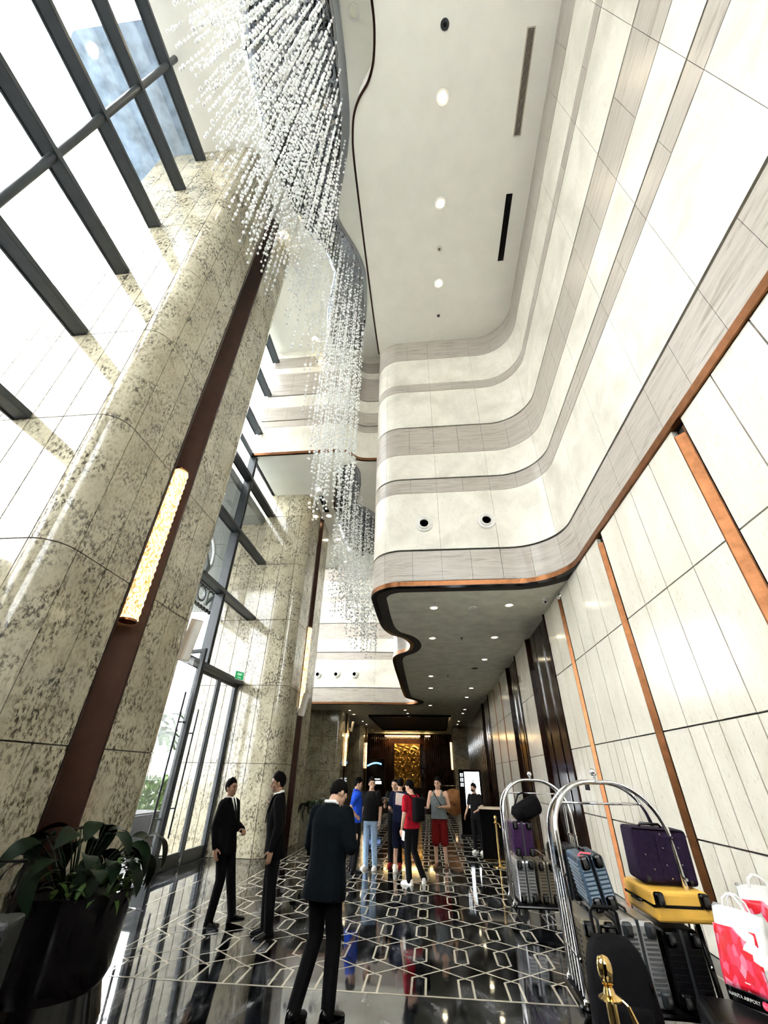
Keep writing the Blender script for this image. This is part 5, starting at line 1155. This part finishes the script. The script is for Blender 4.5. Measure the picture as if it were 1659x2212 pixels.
        c.add([(-0.058, 0.068, 1.445), (0.058, 0.068, 1.445), (0.0, 0.146 * B, 1.15), (-0.045, 0.110 * B, 1.36), (0.045, 0.110 * B, 1.36), (-0.02, 0.141 * B, 1.24), (0.02, 0.141 * B, 1.24)], [(0, 1, 4, 3), (3, 4, 6, 5), (5, 6, 2)])
        c.build('shirt', wm, o, smooth=True)
        tie = MB(); tie.add([(-0.012, 0.078, 1.44), (0.012, 0.078, 1.44), (0.022, 0.120 * B, 1.34), (0.024, 0.150 * B, 1.20), (0, 0.153 * B, 1.15), (-0.024, 0.150 * B, 1.20), (-0.022, 0.120 * B, 1.34)], [(0, 1, 2, 6), (6, 2, 3, 5), (5, 3, 4)]); tt = tie.build('tie', M['black'], o); sm = tt.modifiers.new('thick', 'SOLIDIFY'); sm.thickness = 0.006
        for s in (-1, 1):
            el, wr_ = AR[s]; q = el.lerp(wr_, 0.955); q2 = el.lerp(wr_, 1.02); MB().tube([q, q2], [0.036, 0.035], 12).build('cuff', wm, o, smooth=True)
            lp = MB(); lp.add([(s * 0.060, 0.072, 1.448), (s * 0.105, 0.085, 1.40), (s * 0.085, 0.128 * B, 1.28), (0.004 * s, 0.152 * B, 1.13), (s * 0.028, 0.140 * B, 1.26)], [(0, 1, 2, 4), (4, 2, 3)]); lo = lp.build('lapel', tm, o); sm = lo.modifiers.new('thick', 'SOLIDIFY'); sm.thickness = 0.008
    else:
        hem = 0.86 if kind != 'tank' else 0.88
        loft(t, [((0, -0.008, hem), X * 0.185 * B, Y * 0.130 * B), ((0, 0, 0.98), X * 0.172 * B, Y * 0.122 * B), ((0, 0.006, 1.14), X * 0.172 * B, Y * 0.122 * B), ((0, 0.0, 1.29), X * 0.182 * B, Y * 0.117 * B)] + ([((0, -0.01, 1.385), X * 0.155 * B, Y * 0.088), ((0, -0.016, 1.44), X * 0.082, Y * 0.07)] if kind != 'tank' else [((0, -0.01, 1.36), X * 0.135 * B, Y * 0.092)]))
        for s in (-1, 1):
            el, wr_ = AR[s]
            if kind == 'tank': t.tube([(s * 0.085, 0.075, 1.34), (s * 0.10, 0.02, 1.435), (s * 0.085, -0.08, 1.36)], [0.03, 0.022, 0.03], 10)
            else: limb(t, [SH[s] + V((0, 0, -0.006)), SH[s].lerp(el, 0.72)], [0.068 * B, 0.062])
        remesh(t.build({'tee': 't_shirt', 'polo': 'polo_shirt', 'tank': 'tank_top', 'dress': 'blouse'}[kind], tm, o), 0.012, 3)
        if kind == 'polo':
            MB().tube([(0.068 * math.cos(a), -0.014 + 0.064 * math.sin(a), 1.452 + (0.01 if math.sin(a) < 0 else -0.015 * math.sin(a))) for a in [2 * math.pi * q / 20 for q in range(20)]], 0.014, 8, closed=True, flat=1.5).build('collar', tm, o, smooth=True)
    if extra: extra(o, hd, AR)
    return o, (lambda q: o.matrix_basis @ Vector(q))
V = Vector
HANG = lambda s, f=0.0: ((s * 0.235, -0.03 + f * 0.4, 1.10), (s * 0.245, 0.05 + f, 0.86), (s * 0.02, 0.15, -1), (-s, 0.1, 0), 0.35)
BLK = cl_mat('black_suit_wool', (0.0035, 0.0035, 0.004), 0.9); TRB = cl_mat('black_trousers', (0.008, 0.008, 0.009), 0.9)
# 1: young doorman by the doors, facing the lobby (towards +X)
person((-2.88, 7.32, 0), -103, 'slim person in a black suit standing by the open glass door, seen in profile', ('jacket', BLK), (BLK, 'long'),
       {1: HANG(1, -0.06), -1: ((-0.235, -0.02, 1.11), (-0.10, 0.20, 1.02), (0.5, 0.6, -0.1), (0.3, -0.5, -1), 1.0)},
       {1: ((0.11, 0.03, 0.49), (0.14, -0.08, 0.085)), -1: ((-0.10, 0.05, 0.49), (-0.13, 0.10, 0.085))}, (4, 0, 4), 1.64, -8.0, 0, skinD, build=0.93)
# 2: second doorman facing the first
person((-2.10, 7.00, 0), 112, 'person in a black suit with white cuff facing the open door, by the second pier', ('jacket', BLK), (BLK, 'long'),
       {-1: ((-0.23, -0.02, 1.11), (-0.23, 0.06, 0.86), (0, 0.2, -1), (1, 0.1, 0), 0.45), 1: HANG(1)},
       {1: ((0.09, 0.04, 0.49), (0.09, 0.05, 0.085)), -1: ((-0.11, 0.02, 0.49), (-0.12, 0.02, 0.085))}, (2, 0, 8), 1.72, 4.0, 0, skinD, build=0.96)
# 3: person nearest the camera, back turned, head bowed over a phone
_p3, w3_ = person((-1.03, 4.98, 0), -28, 'person in a black suit nearest the viewer, back turned and head bowed', ('jacket', cl_mat('charcoal_navy_suit', (0.0025, 0.0045, 0.0062), 0.9)), (BLK, 'long'),
       {1: ((0.27, 0.00, 1.13), (0.10, 0.24, 1.14), (-0.6, 0.6, 0.25), (0, -0.3, 1), 0.6), -1: ((-0.26, 0.02, 1.12), (-0.06, 0.25, 1.12), (0.6, 0.6, 0.25), (0, -0.3, 1), 0.6)},
       {1: ((0.09, 0.07, 0.49), (0.10, 0.05, 0.085)), -1: ((-0.10, 0.05, 0.49), (-0.09, -0.16, 0.095))}, (44, 0, 14), 1.70, 2, 0, build=1.08, vox=0.007)
# 4: blue polo, hand on hip
def shoulder_bag(o, hd, AR):
    MB().tube([(0.15, 0.02, 1.40), (0.0, -0.12, 1.25), (-0.14, -0.14, 1.05), (-0.17, -0.15, 0.98)], 0.012, 6).build('bag_strap', M['black'], o); MB().box(-0.22, -0.06, -0.21, -0.14, 0.80, 1.02).build('hip_bag', blackfab, o, bevel=0.02)
person((-1.68, 11.12, 0), -68, 'person in a bright blue polo shirt with one hand on the hip', ('polo', cl_mat('royal_blue', (0.012, 0.055, 0.42))), (TRB, 'long'),
       {1: ((0.26, -0.20, 1.13), (0.215, -0.02, 0.965), (-0.5, 0.7, -0.35), (-0.7, -0.5, 0), 0.5), -1: HANG(-1)}, None, (12, 0, 10), 1.66, 0, 0, build=1.05, vox=0.009, extra=shoulder_bag)
# 5: black tee and light jeans
person((-1.40, 11.55, 0), 165, 'person in a black t-shirt and pale jeans holding a pouch, next to the blue polo', ('tee', cl_mat('black_cotton', (0.008, 0.008, 0.008))), (cl_mat('pale_denim', (0.30, 0.42, 0.58)), 'long'),
       {1: HANG(1, 0.02), -1: HANG(-1, 0.02)}, None, (0, 0, -34), 1.66, 0, 0, shoe='white', vox=0.009)
# 6: cropped head, dark clothes, holding a paper
person((-0.88, 12.0, 0), 178, 'person with cropped hair in dark clothes holding a sheet of paper', ('tee', cl_mat('charcoal_cotton', (0.010, 0.010, 0.011))), (TRB, 'long'),
       {1: ((0.24, 0.05, 1.13), (0.20, 0.26, 1.20), (0, 0.8, 0.3), (0, -0.3, 1), 0.5), -1: ((-0.24, 0.05, 1.13), (-0.10, 0.26, 1.18), (0.3, 0.8, 0.3), (0, -0.3, 1), 0.5)},
       None, (4, 0, 10), 1.64, 0, 0, shoe='red', vox=0.009, hair='crop')
# 7: navy tee and shorts, back turned
person((-0.72, 11.42, 0), -12, 'person in a navy t-shirt and shorts with white trainers, back turned', ('tee', cl_mat('navy_cotton', (0.008, 0.012, 0.030))), (cl_mat('navy_shorts', (0.006, 0.008, 0.02)), 'short'),
       {1: ((0.25, 0.04, 1.12), (0.18, 0.24, 1.14), (-0.4, 0.8, 0.2), (0, -0.3, 1), 0.6), -1: ((-0.25, 0.0, 1.11), (-0.24, 0.2, 1.02), (0.3, 0.8, 0.1), (0, -0.3, 1), 0.6)},
       {1: ((0.10, 0.05, 0.49), (0.12, 0.14, 0.085)), -1: ((-0.10, 0.01, 0.49), (-0.11, -0.04, 0.085))}, (22, 0, -20), 1.67, 0, 0, shoe='white', vox=0.009)
# 8: red tee, black backpack
def backpack(o, hd, AR):
    MB().box(-0.13, 0.15, -0.28, -0.125, 0.98, 1.40).build('backpack', blackfab, o, bevel=0.05, seg=3)
    for s in (-1, 1): MB().tube([(s * 0.09, -0.13, 1.37), (s * 0.11, -0.02, 1.455), (s * 0.115, 0.09, 1.38), (s * 0.12, 0.10, 1.20), (s * 0.14, -0.10, 1.02)], 0.016, 8, flat=0.5).build('backpack_strap', blackfab, o)
person((-0.42, 10.28, 0), 48, 'person in a red t-shirt and black trousers with white shoes, in front of the group', ('tee', cl_mat('red_cotton', (0.36, 0.010, 0.022))), (TRB, 'long'),
       {-1: ((-0.245, -0.03, 1.10), (-0.255, 0.03, 0.86), (0, 0.15, -1), (1, 0.1, 0), 0.7), 1: ((0.24, 0.07, 1.13), (0.10, 0.25, 1.27), (-0.3, 0.6, 0.6), (-0.3, -0.4, 0.6), 0.6)},
       {-1: ((-0.10, 0.03, 0.49), (-0.11, -0.02, 0.085), (-0.3, 1, 0)), 1: ((0.12, 0.06, 0.49), (0.22, -0.10, 0.085), (0.9, 0.8, 0))}, (18, 0, -14), 1.64, 0, 0, shoe='white', vox=0.009, extra=backpack)
# 9: grey tank top, red shorts
def sling(o, hd, AR):
    MB().tube([(0.11, 0.02, 1.44), (0.05, 0.105, 1.33), (-0.07, 0.132, 1.16), (-0.165, 0.06, 1.0), (-0.14, -0.09, 1.02), (0.0, -0.13, 1.25), (0.10, -0.06, 1.40)], 0.014, 8, closed=True, flat=0.5).build('bag_strap', M['black'], o)
person((0.16, 12.0, 0), 172, 'person in a grey tank top and dark red shorts with open hands', ('tank', cl_mat('grey_jersey', (0.13, 0.15, 0.15))), (cl_mat('dark_red_shorts', (0.10, 0.006, 0.006)), 'short'),
       {1: ((0.25, 0.03, 1.12), (0.21, 0.26, 1.10), (0.3, 0.9, -0.05), (0, 0.1, 1), 0.3), -1: ((-0.25, 0.03, 1.12), (-0.10, 0.25, 1.12), (0.7, 0.6, 0), (0, 0.1, 1), 0.3)},
       None, (4, 0, 8), 1.69, 0, 0, shoe='brown', vox=0.009, extra=sling, build=1.05)
# 10: masked staff at the podium
def mask(o, hd, AR):
    mm_ = MB(); mm_.ball(hd((0, 0.062, 0.066)), 1.0, 14, 10, (0.060, 0.062, 0.042)); mm_.build('face_mask', M['black'], o, smooth='all')
person((1.22, 14.35, 0), 150, 'staff person in black with a face mask standing behind the podium', ('dress', cl_mat('black_blouse', (0.009, 0.009, 0.010))), (TRB, 'long'),
       {1: ((0.24, 0.0, 1.11), (0.28, 0.14, 0.90), (0.1, 0.5, -0.8), (-1, 0.1, 0), 0.4), -1: ((-0.24, 0.03, 1.12), (-0.16, 0.24, 1.02), (0.2, 0.9, -0.1), (0, -0.2, -1), 0.4)},
       None, (8, 0, 20), 1.56, 0, 0, shoe='white', vox=0.010, build=0.92, extra=mask)
# things in hands
def held(name, label, cat, loc, rot, dims, mat, kids=()):
    o = MB().box(-dims[0] / 2, dims[0] / 2, -dims[1] / 2, dims[1] / 2, -dims[2] / 2, dims[2] / 2).build(name, mat, bevel=0.004, loc=loc, rot=rot); tag(o, label, cat); return o
held('pouch', 'black zip pouch held by the person in the black t-shirt', 'bag', (-1.70, 11.52, 0.66), (0, R(4), R(160)), (0.17, 0.05, 0.26), blackfab)
held('phone', 'white phone in the lowered hand of the person in the black t-shirt', 'phone', (-1.66, 11.48, 0.80), (R(10), 0, R(160)), (0.075, 0.012, 0.15), M['plastic_white'])
held('phone', 'white phone in the lowered hand of the person in red', 'phone', (-0.57, 10.02, 0.74), (R(10), 0, R(40)), (0.012, 0.075, 0.15), M['plastic_white'])
held('paper_sheet', 'white paper held up beside the person in red', 'paper', (-0.66, 10.42, 1.30), (R(-10), R(8), R(20)), (0.19, 0.003, 0.21), M['plastic_white'])
held('paper_sheet', 'white folded paper held by the person with cropped hair', 'paper', (-1.06, 11.68, 1.24), (R(60), R(5), R(10)), (0.22, 0.003, 0.15), M['plastic_white'])
